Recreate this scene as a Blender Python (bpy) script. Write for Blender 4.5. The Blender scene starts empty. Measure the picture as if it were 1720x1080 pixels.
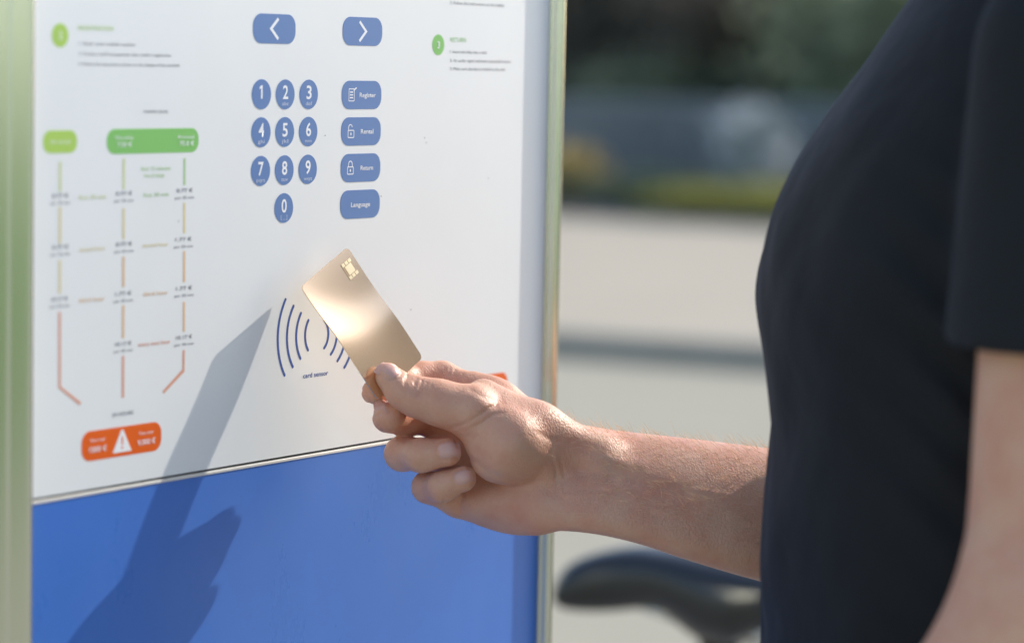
import bpy, bmesh, math, random
import numpy as np
from mathutils import Matrix, Vector
rnd = random.Random(7)
rad = math.radians
S = bpy.context.scene
col = S.collection

# ------------------------------------------------------------------ camera
FPX, CXP, CYP = 4700.0, 860.0, 540.0
CAMH = 1.40
pitch = math.atan(436 / FPX); roll = 0.0203
CAM = np.array([0, 0, CAMH])
Fv = np.array([0, math.cos(pitch), -math.sin(pitch)])
R0 = np.array([1.0, 0, 0]); U0 = np.cross(R0, Fv)
Rv = math.cos(roll) * R0 + math.sin(roll) * U0; Uv = np.cross(Rv, Fv)
cam_d = bpy.data.cameras.new('camera'); cam = bpy.data.objects.new('camera', cam_d); col.objects.link(cam)
M = Matrix.Identity(4)
for i in range(3):
    M[i][0] = Rv[i]; M[i][1] = Uv[i]; M[i][2] = -Fv[i]; M[i][3] = CAM[i]
cam.matrix_world = M
cam_d.sensor_width = 36; cam_d.lens = FPX / 1720 * 36
cam_d.clip_start = 0.05; cam_d.clip_end = 800
cam_d.dof.use_dof = True; cam_d.dof.focus_distance = 1.77; cam_d.dof.aperture_fstop = 3.8
cam_d.dof.aperture_blades = 0
S.camera = cam

# ------------------------------------------------------------------ light
SAZ, SEL = rad(41), rad(31.5)
SUN = np.array([math.cos(SAZ) * math.cos(SEL), math.sin(SAZ) * math.cos(SEL), math.sin(SEL)])
w = bpy.data.worlds.new('World'); S.world = w; w.use_nodes = True
nt = w.node_tree; bg = nt.nodes['Background']
sky = nt.nodes.new('ShaderNodeTexSky'); sky.sky_type = 'NISHITA'; sky.sun_disc = False
sky.sun_elevation = SEL; sky.sun_rotation = math.pi / 2 - SAZ
sky.dust_density = 1.0; sky.air_density = 1.0
nt.links.new(sky.outputs[0], bg.inputs[0]); bg.inputs[1].default_value = 0.15
sl = bpy.data.lights.new('sun', 'SUN'); so = bpy.data.objects.new('sun', sl); col.objects.link(so)
sl.energy = 2.35; sl.angle = rad(0.53); sl.color = (1.0, 0.93, 0.82)
so.rotation_euler = Vector(-SUN).to_track_quat('-Z', 'Y').to_euler(); so.location = (8, 8, 8)
S.view_settings.view_transform = 'Standard'; S.view_settings.look = 'None'
S.view_settings.exposure = 0.96; S.view_settings.gamma = 1
S.view_settings.use_curve_mapping = False
S.render.engine = 'CYCLES'

# ------------------------------------------------------------------ pixel helpers (photo 1720 x 1080)
def P(px, py, Z):
    return CAM + Fv * Z + Rv * ((px - CXP) / FPX * Z) - Uv * ((py - CYP) / FPX * Z)
TH = math.atan((4000 - 860) / FPX)
PU = np.array([math.sin(TH), math.cos(TH), 0]); PN = np.array([PU[1], -PU[0], 0])
PO = P(608, 543, 1.81)
ROT = math.atan2(PU[1], PU[0])
def pan(px, py):
    """pixel -> (s, z) on the terminal's front plane"""
    d = Fv + Rv * ((px - CXP) / FPX) - Uv * ((py - CYP) / FPX)
    t = ((PO - CAM) @ PN) / (d @ PN)
    p = CAM + d * t
    return float((p - PO) @ PU), float(p[2])

# ------------------------------------------------------------------ object helpers
def tag(o, label=None, cat=None, group=None, kind=None):
    if label: o['label'] = label
    if cat: o['category'] = cat
    if group: o['group'] = group
    if kind: o['kind'] = kind
    return o
def empty(name, loc=(0, 0, 0), rz=0):
    o = bpy.data.objects.new(name, None); col.objects.link(o)
    o.location = loc; o.rotation_euler = (0, 0, rz); o.empty_display_size = .1
    return o
def link(name, me, mat=None, parent=None, smooth=False):
    o = bpy.data.objects.new(name, me); col.objects.link(o)
    if mat is not None:
        me.materials.clear(); me.materials.append(mat)
    if parent is not None: o.parent = parent
    if smooth: me.shade_smooth()
    return o
def copy_tree(o, parent=None):
    c = o.copy(); col.objects.link(c)
    if parent is not None: c.parent = parent
    for ch in list(o.children): copy_tree(ch, c)
    return c
def from_bm(name, bm, mat=None, parent=None, smooth=False):
    me = bpy.data.meshes.new(name); bm.to_mesh(me); bm.free()
    return link(name, me, mat, parent, smooth)
def bm_box(bm, x0, x1, y0, y1, z0, z1, bev=0):
    r = bmesh.ops.create_cube(bm, size=1)
    vs = r['verts']
    for v in vs:
        v.co = Vector(((x0 + x1) / 2 + v.co.x * (x1 - x0), (y0 + y1) / 2 + v.co.y * (y1 - y0), (z0 + z1) / 2 + v.co.z * (z1 - z0)))
    if bev:
        es = {e for v in vs for e in v.link_edges}
        bmesh.ops.bevel(bm, geom=list(es), offset=bev, segments=3, profile=.5, affect='EDGES')
def box(name, x0, x1, y0, y1, z0, z1, mat, parent=None, bev=0):
    bm = bmesh.new(); bm_box(bm, x0, x1, y0, y1, z0, z1, bev)
    return from_bm(name, bm, mat, parent)
def tube(bm, pts, radii, seg=12, cap=True):
    pts = [Vector(p) for p in pts]; rings = []
    n = len(pts)
    if not hasattr(radii, '__len__'): radii = [radii] * n
    up = Vector((0, 0, 1))
    for i, p in enumerate(pts):
        t = (pts[min(i + 1, n - 1)] - pts[max(i - 1, 0)]).normalized()
        a = t.cross(up)
        if a.length < .05: a = t.cross(Vector((0, 1, 0)))
        a.normalize(); b = t.cross(a)
        rings.append([bm.verts.new(p + (a * math.cos(k * 2 * math.pi / seg) + b * math.sin(k * 2 * math.pi / seg)) * radii[i]) for k in range(seg)])
    for i in range(n - 1):
        for k in range(seg):
            bm.faces.new((rings[i][k], rings[i][(k + 1) % seg], rings[i + 1][(k + 1) % seg], rings[i + 1][k]))
    if cap:
        bm.faces.new(rings[0][::-1]); bm.faces.new(rings[-1])
def tube_obj(name, pts, radii, mat, parent=None, seg=12):
    bm = bmesh.new(); tube(bm, pts, radii, seg); bmesh.ops.recalc_face_normals(bm, faces=bm.faces)
    o = from_bm(name, bm, mat, parent, True); return o
def poly_prism(bm, pts, y0, y1):
    """outline in (x,z), front at y1, back at y0"""
    a = [bm.verts.new((p[0], y1, p[1])) for p in pts]; b = [bm.verts.new((p[0], y0, p[1])) for p in pts]
    n = len(pts)
    bm.faces.new(a); bm.faces.new(b[::-1])
    for i in range(n):
        bm.faces.new((a[i], b[i], b[(i + 1) % n], a[(i + 1) % n]))
    bmesh.ops.recalc_face_normals(bm, faces=bm.faces)

# ------------------------------------------------------------------ materials
def mat(name, color=(.5, .5, .5), rough=.5, metal=0, spec=.5, coat=0, noise=None, bump=None, sss=None, ramp=None):
    """noise=(scale, amount) mottles the base colour, bump=(scale, strength, distance)"""
    m = bpy.data.materials.new(name); m.use_nodes = True
    n = m.node_tree.nodes; l = m.node_tree.links; b = n['Principled BSDF']
    b.inputs['Base Color'].default_value = (*color, 1); b.inputs['Roughness'].default_value = rough
    b.inputs['Metallic'].default_value = metal; b.inputs['Specular IOR Level'].default_value = spec
    b.inputs['Coat Weight'].default_value = coat
    tc = n.new('ShaderNodeTexCoord')
    if noise:
        t = n.new('ShaderNodeTexNoise'); t.inputs['Scale'].default_value = noise[0]; t.inputs['Detail'].default_value = 6
        t.inputs['Roughness'].default_value = .65
        l.new(tc.outputs['Object'], t.inputs['Vector'])
        mr = n.new('ShaderNodeMapRange'); mr.inputs[1].default_value = .3; mr.inputs[2].default_value = .7
        mr.inputs[3].default_value = 1 - noise[1]; mr.inputs[4].default_value = 1 + noise[1]
        l.new(t.outputs[0], mr.inputs[0])
        mx = n.new('ShaderNodeVectorMath'); mx.operation = 'MULTIPLY'; mx.inputs[0].default_value = color
        l.new(mr.outputs[0], mx.inputs[1]); l.new(mx.outputs[0], b.inputs['Base Color'])
    if bump:
        t2 = n.new('ShaderNodeTexNoise'); t2.inputs['Scale'].default_value = bump[0]; t2.inputs['Detail'].default_value = 5
        l.new(tc.outputs['Object'], t2.inputs['Vector'])
        bp = n.new('ShaderNodeBump'); bp.inputs['Strength'].default_value = bump[1]; bp.inputs['Distance'].default_value = bump[2]
        l.new(t2.outputs[0], bp.inputs['Height']); l.new(bp.outputs[0], b.inputs['Normal'])
    if sss:
        b.inputs['Subsurface Weight'].default_value = sss[0]; b.inputs['Subsurface Radius'].default_value = sss[1]
        b.inputs['Subsurface Scale'].default_value = sss[2]
    return m
def leaf_mat(name, c1, c2, trans=.35):
    m = bpy.data.materials.new(name); m.use_nodes = True
    n = m.node_tree.nodes; l = m.node_tree.links; b = n['Principled BSDF']
    g = n.new('ShaderNodeNewGeometry'); r = n.new('ShaderNodeValToRGB')
    r.color_ramp.elements[0].color = (*c1, 1); r.color_ramp.elements[1].color = (*c2, 1)
    l.new(g.outputs['Random Per Island'], r.inputs[0]); l.new(r.outputs[0], b.inputs['Base Color'])
    b.inputs['Roughness'].default_value = .55; b.inputs['Specular IOR Level'].default_value = .3
    t = n.new('ShaderNodeBsdfTranslucent'); l.new(r.outputs[0], t.inputs[0])
    mx = n.new('ShaderNodeMixShader'); mx.inputs[0].default_value = trans
    l.new(b.outputs[0], mx.inputs[1]); l.new(t.outputs[0], mx.inputs[2])
    l.new(mx.outputs[0], n['Material Output'].inputs[0])
    return m

m_white = mat('white_print', (.785, .80, .805), .42, spec=.35, noise=(9, .015), bump=(14, .03, .002))
m_blue = mat('blue_paint', (.060, .180, .58), .38, spec=.4, noise=(7, .05), bump=(10, .04, .002))
def smear(m, base, amt):
    n = m.node_tree.nodes; l = m.node_tree.links; tc = n.new('ShaderNodeTexCoord')
    mp = n.new('ShaderNodeMapping'); mp.inputs['Scale'].default_value = (5, 5, 2.2); mp.inputs['Rotation'].default_value = (0, .5, 0)
    t = n.new('ShaderNodeTexNoise'); t.inputs['Scale'].default_value = 2.2; t.inputs['Detail'].default_value = 9; t.inputs['Roughness'].default_value = .7
    mr = n.new('ShaderNodeMapRange'); mr.inputs[1].default_value = .35; mr.inputs[2].default_value = .65; mr.inputs[3].default_value = base - amt; mr.inputs[4].default_value = base + amt
    l.new(tc.outputs['Object'], mp.inputs[0]); l.new(mp.outputs[0], t.inputs['Vector']); l.new(t.outputs[0], mr.inputs[0]); l.new(mr.outputs[0], n['Principled BSDF'].inputs['Roughness'])
smear(m_white, .38, .07); smear(m_blue, .32, .09)
m_key = mat('key_blue', (.095, .20, .45), .4, spec=.35)
m_glyph = mat('white_glyph', (.85, .86, .88), .5, spec=.3)
m_keyletters = mat('key_letters', (.62, .68, .80), .5, spec=.3)
m_green = mat('green_print', (.21, .52, .14), .45, spec=.3)
m_lime = mat('lime_print', (.40, .60, .12), .45, spec=.3)
m_orange = mat('orange_print', (.78, .12, .008), .45, spec=.3)
m_ink = mat('dark_ink', (.10, .105, .14), .5, spec=.3)
m_inkblue = mat('sensor_blue', (.035, .09, .33), .45, spec=.3)
m_l = [mat('tariff_lime', (.60, .64, .34), .5), mat('tariff_yellow', (.70, .60, .34), .5), mat('tariff_amber', (.72, .47, .27), .5),
       mat('tariff_red', (.68, .32, .22), .5), mat('tariff_green', (.42, .60, .32), .5)]
def steel_mat():
    m = mat('brushed_steel', (.68, .69, .60), .22, 1.0)
    n = m.node_tree.nodes; l = m.node_tree.links; b = n['Principled BSDF']
    b.inputs['Anisotropic'].default_value = .0
    tc = n.new('ShaderNodeTexCoord'); mp = n.new('ShaderNodeMapping'); mp.inputs['Scale'].default_value = (900, 900, 4)
    t = n.new('ShaderNodeTexNoise'); t.inputs['Scale'].default_value = 1; t.inputs['Detail'].default_value = 3
    l.new(tc.outputs['Object'], mp.inputs[0]); l.new(mp.outputs[0], t.inputs['Vector'])
    bp = n.new('ShaderNodeBump'); bp.inputs['Strength'].default_value = .12; bp.inputs['Distance'].default_value = .0003
    l.new(t.outputs[0], bp.inputs['Height']); l.new(bp.outputs[0], b.inputs['Normal'])
    return m
m_steel = steel_mat()
m_alu = mat('pale_edge', (.72, .70, .66), .5, .2)
m_gap = mat('dark_gap', (.03, .03, .03), .8)
m_glass = mat('display_glass', (.01, .012, .015), .06, spec=.6)
m_screenon = mat('grey_plastic', (.2, .21, .23), .5)
m_darkmet = mat('dark_metal', (.04, .042, .045), .45, .6)
m_chrome = mat('bicycle_metal', (.55, .56, .57), .25, 1)
m_rubber = mat('black_rubber', (.018, .018, .019), .65)
m_saddle = mat('saddle_vinyl', (.019, .020, .023), .33, spec=.6, bump=(250, .25, .0006))
m_bikeframe = mat('bicycle_paint', (.08, .2, .5), .3, coat=.5)
def skin_mat():
    m = mat('skin', (.62, .385, .295), .46, spec=.42)
    n = m.node_tree.nodes; l = m.node_tree.links; b = n['Principled BSDF']
    tc = n.new('ShaderNodeTexCoord')
    t = n.new('ShaderNodeTexNoise'); t.inputs['Scale'].default_value = 38; t.inputs['Detail'].default_value = 5; t.inputs['Roughness'].default_value = .6
    l.new(tc.outputs['Object'], t.inputs['Vector'])
    r = n.new('ShaderNodeValToRGB'); e = r.color_ramp.elements
    e[0].position = .22; e[0].color = (.66, .285, .180, 1); e[1].position = .80; e[1].color = (.75, .445, .300, 1)
    l.new(t.outputs[0], r.inputs[0])
    # small freckles
    t3 = n.new('ShaderNodeTexVoronoi'); t3.inputs['Scale'].default_value = 160
    l.new(tc.outputs['Object'], t3.inputs['Vector'])
    mr = n.new('ShaderNodeMapRange'); mr.inputs[1].default_value = .04; mr.inputs[2].default_value = .12; mr.inputs[3].default_value = .88; mr.inputs[4].default_value = 1
    l.new(t3.outputs['Distance'], mr.inputs[0])
    vm = n.new('ShaderNodeVectorMath'); vm.operation = 'MULTIPLY'; l.new(r.outputs[0], vm.inputs[0]); l.new(mr.outputs[0], vm.inputs[1])
    l.new(vm.outputs[0], b.inputs['Base Color'])
    # pores and fine wrinkles
    v = n.new('ShaderNodeTexVoronoi'); v.inputs['Scale'].default_value = 900
    mp = n.new('ShaderNodeMapping'); mp.inputs['Scale'].default_value = (1, 1, .55)
    l.new(tc.outputs['Object'], mp.inputs[0]); l.new(mp.outputs[0], v.inputs['Vector'])
    t2 = n.new('ShaderNodeTexNoise'); t2.inputs['Scale'].default_value = 420; t2.inputs['Detail'].default_value = 6
    l.new(tc.outputs['Object'], t2.inputs['Vector'])
    ad = n.new('ShaderNodeMath'); l.new(v.outputs['Distance'], ad.inputs[0]); l.new(t2.outputs[0], ad.inputs[1])
    t4 = n.new('ShaderNodeTexNoise'); t4.inputs['Scale'].default_value = 75; t4.inputs['Detail'].default_value = 3
    l.new(tc.outputs['Object'], t4.inputs['Vector'])
    b0 = n.new('ShaderNodeBump'); b0.inputs['Strength'].default_value = .35; b0.inputs['Distance'].default_value = .0010
    l.new(t4.outputs[0], b0.inputs['Height'])
    bp = n.new('ShaderNodeBump'); bp.inputs['Strength'].default_value = .5; bp.inputs['Distance'].default_value = .00045
    l.new(ad.outputs[0], bp.inputs['Height']); l.new(b0.outputs[0], bp.inputs['Normal']); l.new(bp.outputs[0], b.inputs['Normal'])
    b.inputs['Subsurface Weight'].default_value = .35
    b.inputs['Subsurface Radius'].default_value = (1.0, .32, .16); b.inputs['Subsurface Scale'].default_value = .0028
    return m
m_skin = skin_mat()
m_nail = mat('nail', (.70, .40, .33), .26, spec=.45, sss=(.3, (1, .4, .25), .002))
m_hairarm = leaf_mat('blond_hair', (.85, .66, .44), (.95, .80, .58), .5)
m_hair = mat('brown_hair', (.06, .035, .02), .5)
def shirt_mat():
    m = mat('black_jersey', (.0165, .0170, .0190), .85, spec=.25)
    n = m.node_tree.nodes; l = m.node_tree.links; b = n['Principled BSDF']
    tc = n.new('ShaderNodeTexCoord')
    wv = n.new('ShaderNodeTexWave'); wv.inputs['Scale'].default_value = 420; wv.bands_direction = 'Z'; wv.inputs['Distortion'].default_value = 1
    t = n.new('ShaderNodeTexNoise'); t.inputs['Scale'].default_value = 16; t.inputs['Detail'].default_value = 3
    l.new(tc.outputs['Object'], wv.inputs['Vector']); l.new(tc.outputs['Object'], t.inputs['Vector'])
    bp = n.new('ShaderNodeBump'); bp.inputs['Strength'].default_value = .15; bp.inputs['Distance'].default_value = .0004
    b2 = n.new('ShaderNodeBump'); b2.inputs['Strength'].default_value = .35; b2.inputs['Distance'].default_value = .012
    l.new(t.outputs[0], b2.inputs['Height']); l.new(wv.outputs[0], bp.inputs['Height']); l.new(b2.outputs[0], bp.inputs['Normal'])
    l.new(bp.outputs[0], b.inputs['Normal'])
    b.inputs['Sheen Weight'].default_value = .05; b.inputs['Sheen Roughness'].default_value = .4
    b.inputs['Sheen Tint'].default_value = (.6, .7, 1, 1)
    return m
m_shirt = shirt_mat()
m_jeans = mat('dark_denim', (.03, .04, .07), .8, noise=(60, .2))
m_shoe = mat('grey_canvas', (.15, .15, .16), .8)
m_eye = mat('eye', (.7, .7, .68), .15)

# ------------------------------------------------------------------ setting
RD = np.array([math.cos(rad(25)), -math.sin(rad(25))]); RN = np.array([math.sin(rad(25)), math.cos(rad(25))])
def rp(a, d): return (RD[0] * a + RN[0] * d, RD[1] * a + RN[1] * d)
def sheet(name, corners, z, m, zb=None):
    bm = bmesh.new()
    vs = [bm.verts.new((*c, z)) for c in corners]
    bm.faces.new(vs)
    if zb is not None:
        lo = [bm.verts.new((*c, zb)) for c in corners]; k = len(vs)
        for i in range(k): bm.faces.new((vs[i], lo[i], lo[(i + 1) % k], vs[(i + 1) % k]))
    bmesh.ops.recalc_face_normals(bm, faces=bm.faces)
    o = from_bm(name, bm, m); o['kind'] = 'structure'; return o
m_grass = mat('grass', (.125, .215, .055), .9, noise=(1.3, .35), bump=(40, .6, .03), spec=.15)
m_plaza = mat('plaza_concrete', (.355, .325, .25), .85, noise=(1.4, .06), bump=(60, .2, .003), spec=.2)
m_walk = mat('walk_paving', (.415, .362, .28), .85, noise=(.8, .05), bump=(60, .2, .003), spec=.2)
m_kerb = mat('kerb_stone', (.24, .235, .20), .85, noise=(4, .12))
m_soil = mat('soil', (.06, .05, .035), .95, noise=(3, .3))
sheet('ground', [(-300, -300), (300, -300), (300, 300), (-300, 300)], -0.004, m_grass)
sheet('plaza', [rp(-6.8, -9), rp(40, -9), rp(40, 12.2), rp(-6.8, 12.2)], 0, m_plaza)
def kerb(name, a0, a1, d0, d1, z1):
    bm = bmesh.new()
    bm_box(bm, a0, a1, d0, d1, -.05, z1, .012)
    o = from_bm(name, bm, m_kerb); o.rotation_euler = (0, 0, -rad(25)); o['kind'] = 'structure'; return o
kerb('kerb', -40, 60, 12.2, 12.38, .105)
sheet('pavement', [rp(-40, 12.38), rp(60, 12.38), rp(60, 21.6), rp(-40, 21.6)], .098, m_walk, -.05)
kerb('verge_kerb', -40, 60, 21.6, 21.8, .135)
sheet('planting_bed', [rp(-40, 21.8), rp(60, 21.8), rp(60, 60), rp(-40, 60)], .12, m_soil, -.05)

# foliage -------------------------------------------------------------
L_dark = leaf_mat('leaf_dark', (.105, .090, .066), (.18, .155, .115), .3)
L_mid = leaf_mat('leaf_mid', (.18, .21, .13), (.34, .38, .24), .4)
L_lime = leaf_mat('leaf_lime', (.26, .27, .08), (.42, .40, .12), .45)
L_yel = leaf_mat('leaf_yellow', (.22, .22, .05), (.42, .36, .09), .35)
L_orange = leaf_mat('petal_orange', (.75, .48, .15), (.85, .62, .22), .5)
L_lilac = leaf_mat('petal_lilac', (.78, .80, .88), (.88, .90, .95), .6)
m_bark = mat('bark', (.055, .042, .032), .9, noise=(12, .3), bump=(30, .8, .02))
def leaf_mesh(name, n, lumps, size, seed):
    """leaf quads filling several ellipsoidal lumps: (x,y,z,rx,ry,rz)"""
    g = np.random.default_rng(seed)
    wts = np.array([l[3] * l[4] * l[5] for l in lumps]) ** .8; wts /= wts.sum()
    li = g.choice(len(lumps), n, p=wts); L = np.array(lumps)[li]
    d = g.normal(size=(n, 3)); d /= np.linalg.norm(d, axis=1)[:, None]
    r = g.random(n) ** .45 * (1 + .12 * g.normal(size=n))
    c = L[:, :3] + d * L[:, 3:] * r[:, None]
    a = g.normal(size=(n, 3)); a /= np.linalg.norm(a, axis=1)[:, None]
    b = np.cross(a, g.normal(size=(n, 3))); b /= np.linalg.norm(b, axis=1)[:, None]
    s = size * g.uniform(.6, 1.3, n)[:, None]
    V = np.stack([c - a * s, c - b * s * .5, c + a * s, c + b * s * .5], 1).reshape(-1, 3)
    me = bpy.data.meshes.new(name); me.vertices.add(4 * n); me.vertices.foreach_set('co', V.ravel())
    me.loops.add(4 * n); me.loops.foreach_set('vertex_index', np.arange(4 * n, dtype=np.int32))
    me.polygons.add(n); me.polygons.foreach_set('loop_start', np.arange(0, 4 * n, 4, dtype=np.int32))
    me.update(calc_edges=True); return me
def shrub_proto(name, h, wd, n, size, seed, m, petal=None):
    g = random.Random(seed)
    root = empty(name)
    lumps = [(g.uniform(-.4, .4) * wd, g.uniform(-.3, .3) * wd, h * g.uniform(.3, .8), wd * g.uniform(.25, .4), wd * g.uniform(.25, .4), h * g.uniform(.2, .32)) for _ in range(9)]
    lumps.append((0, 0, h * .42, wd * .45, wd * .4, h * .42))
    link('foliage', leaf_mesh('foliage', n, lumps, size, seed), m, root)
    if petal:
        pl = [(a, b, c, d * 1.14, e * 1.14, f * 1.14) for a, b, c, d, e, f in lumps]
        link('flowers', leaf_mesh('flowers', n, pl, size * .9, seed + 1), petal, root)['kind'] = 'stuff'
    bm = bmesh.new()
    for k in range(4):
        a = k * 1.7 + g.random()
        tube(bm, [(0.04 * math.cos(a), .04 * math.sin(a), -.05), (.1 * wd * math.cos(a), .1 * wd * math.sin(a), h * .4), (.28 * wd * math.cos(a), .28 * wd * math.sin(a), h * .75)], [.03, .02, .008], 6)
    from_bm('stem', bm, m_bark, root, True)
    return root
def tree_proto(name, h, cw, n, size, seed, m):
    g = random.Random(seed); root = empty(name)
    bm = bmesh.new()
    th = h * .42
    tr = [(0, 0, -.1), (g.uniform(-.1, .1), g.uniform(-.1, .1), th * .5), (g.uniform(-.25, .25), g.uniform(-.2, .2), th), (g.uniform(-.4, .4), 0, h * .75)]
    tube(bm, tr, [h * .032, h * .024, h * .019, h * .008], 9)
    lumps = []
    for k in range(9):
        a = k * 2.4 + g.random(); zz = h * g.uniform(.45, .9); rr = cw * g.uniform(.25, .5)
        e = (rr * math.cos(a), rr * math.sin(a), zz)
        s = (tr[2][0], tr[2][1], th * g.uniform(.75, 1.2))
        mid = tuple((s[i] + e[i]) / 2 + (0, 0, .06 * h)[i] for i in range(3))
        tube(bm, [s, mid, e], [h * .011, h * .007, h * .003], 6)
        lumps.append((*e, cw * g.uniform(.18, .3), cw * g.uniform(.18, .3), h * g.uniform(.08, .14)))
    lumps.append((0, 0, h * .9, cw * .25, cw * .25, h * .12))
    from_bm('trunk', bm, m_bark, root, True)
    link('crown', leaf_mesh('crown', n, lumps, size, seed), m, root)
    return root
def put(o, x, y, z, rz, sc, label, cat, group):
    o.location = (x, y, z); o.rotation_euler = (0, 0, rz); o.scale = (sc[0], sc[0], sc[1]) if isinstance(sc, tuple) else (sc, sc, sc)
    tag(o, label, cat, group)
def bgpos(px, d):
    """ground spot seen in image column px at road-distance d"""
    d = d - 1.7; k = (px - CXP) / FPX
    y = d / (RN[1] + RN[0] * k); return k * y, y
sh = shrub_proto('shrub', 2.6, 2.6, 5200, .085, 3, L_dark)
dark_lab = ['dark green bushy shrub behind the railing, next to the terminal edge', 'dark green shrub behind the railing, above the orange flowers',
            'blackish green tall shrub in the middle of the gap between terminal and person', 'dark shrub behind the railing, directly above the pale flowering bush']
spots = [(945, 30.8), (1040, 31.3), (1150, 30.6), (1270, 31.2)]
hid = [(780, 31), (620, 31), (460, 31.3), (300, 30.6), (120, 31), (-80, 31.2), (-300, 31), (1400, 31.3), (1560, 31), (1720, 31.3), (1900, 31), (2120, 30.8)]
first = True
for i, (px, d) in enumerate(spots + hid):
    o = sh if first else copy_tree(sh); first = False
    x, y = bgpos(px, d)
    put(o, x, y, .15, rnd.uniform(0, 6), (rnd.uniform(.9, 1.15), rnd.uniform(1.0, 1.3)),
        dark_lab[i] if i < 4 else 'tall dark evergreen shrub in the row behind the railing', 'shrub', 'dark shrubs behind the railing')
sh2 = shrub_proto('shrub', 2.4, 2.2, 3200, .08, 11, L_mid)
for i, (px, d, sc, lab) in enumerate([(1425, 28.0, (1.0, 1.05), 'lighter grey green leafy bush just left of the shoulder'), (1520, 27.8, (1, 1.1), 'light green bush mostly hidden behind the shoulder'),
                                      (1090, 29.2, (.8, .6), 'bluish green bush low in the dark shade behind the railing')]):
    o = sh2 if i == 0 else copy_tree(sh2)
    x, y = bgpos(px, d); put(o, x, y, .15, rnd.uniform(0, 6), sc, lab, 'shrub', None)
lo = shrub_proto('low_shrub', .26, .95, 3600, .03, 21, L_lime)
for i, (px, d, sc, lab) in enumerate([(1185, 23.85, 1.0, 'low yellow green cushion plant at the kerb, leftmost of the bright ones'), (1262, 23.85, 1.1, 'low yellow green cushion plant below the pale flowering bush'),
                                      (1325, 23.85, 1.1, 'low yellow green cushion plant at the kerb beside the shirt'), (1400, 23.85, 1.1, 'low yellow green cushion plant hidden by the shirt')]):
    o = lo if i == 0 else copy_tree(lo)
    x, y = bgpos(px, d); put(o, x, y, .12, rnd.uniform(0, 6), sc, lab, 'plant', 'yellow green plants along the kerb')
lo2 = shrub_proto('low_shrub', .36, .9, 1500, .035, 22, L_mid)
for i, (px, d, sc, lab) in enumerate([(960, 24.9, .8, 'low dull green plant at the kerb below the orange flowers'), (1040, 24.6, .75, 'low dull green plant at the kerb, second from the terminal'),
                                      (1115, 24.8, .95, 'low grey green plant at the kerb left of the yellow green ones')]):
    o = lo2 if i == 0 else copy_tree(lo2)
    x, y = bgpos(px, d); put(o, x, y, .15, rnd.uniform(0, 6), sc, lab, 'plant', 'dull green plants along the kerb')
fo = shrub_proto('flowering_shrub', .46, .60, 2200, .034, 31, L_mid, L_orange)
x, y = bgpos(950, 24.9); put(fo, x, y, .15, 0, 1, 'small shrub with orange yellow flowers right beside the terminal edge', 'flowering shrub', None)
fl = shrub_proto('flowering_shrub', .84, .66, 3200, .035, 32, L_mid, L_lilac)
x, y = bgpos(1262, 25.0); put(fl, x, y, .15, 1, 1.08, 'round bush of pale lilac blue flowers in front of the railing', 'flowering shrub', None)
tr1 = tree_proto('tree', 9.5, 6.5, 9000, .13, 5, L_dark)
tl = [(870, 47, 'dark tree trunk and crown behind the shrubs near the terminal'), (1110, 48, 'dark tree behind the shrubs in the middle of the gap'), (1330, 47, 'dark tree behind the shrubs left of the shoulder'),
      (500, 49, None), (100, 48, None), (-300, 49, None), (1700, 48, None), (2200, 49, None), (1000, 54, None), (1500, 55, None), (300, 55, None)]
for i, (px, d, lab) in enumerate(tl):
    o = tr1 if i == 0 else copy_tree(tr1)
    x, y = bgpos(px, d); put(o, x, y, .15, rnd.uniform(0, 6), rnd.uniform(.9, 1.15), lab or 'large dark leafy tree standing far behind the railing', 'tree', 'trees behind the railing')
tr2 = tree_proto('tree', 8, 7, 7000, .16, 9, L_yel)
k = 0
for a in np.linspace(150, 262, 10):
    r = 30 + 5 * math.sin(a * 7)
    o = tr2 if k == 0 else copy_tree(tr2); k += 1
    put(o, r * math.cos(rad(a)), r * math.sin(rad(a)), 0, a, rnd.uniform(.85, 1.2), 'sunlit yellow green tree at the far edge of the lawn', 'tree', 'sunlit trees around the lawn')
# railing -------------------------------------------------------------
m_rail = mat('slate_blue_paint', (.21, .235, .265), .5, .2)
rr = empty('railing', (*rp(0, 24.2), .15), -rad(25))
tag(rr, 'low slate blue metal railing in front of the dark shrubs', 'railing')
A0, A1 = -16, 16
box('rail', A0, A1, -.03, .03, .86, .92, m_rail, rr); box('rail', A0, A1, -.02, .02, .12, .17, m_rail, rr)
pb = None
for a in np.arange(A0, A1 + .1, 1.6):
    if pb is None: pb = box('post', -.035, .035, -.034, .034, -.05, .855, m_rail, rr); o = pb
    else: o = pb.copy(); col.objects.link(o)
    o.location.x = a
bm = bmesh.new()
for a in np.arange(A0 + .06, A1, .07):
    if abs((a - A0) % 1.6) < .06 or abs((a - A0) % 1.6) > 1.54: continue
    bm_box(bm, a - .019, a + .019, -.008, .008, .17, .86)
o = from_bm('slat', bm, m_rail, rr); o['kind'] = 'stuff'

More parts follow.
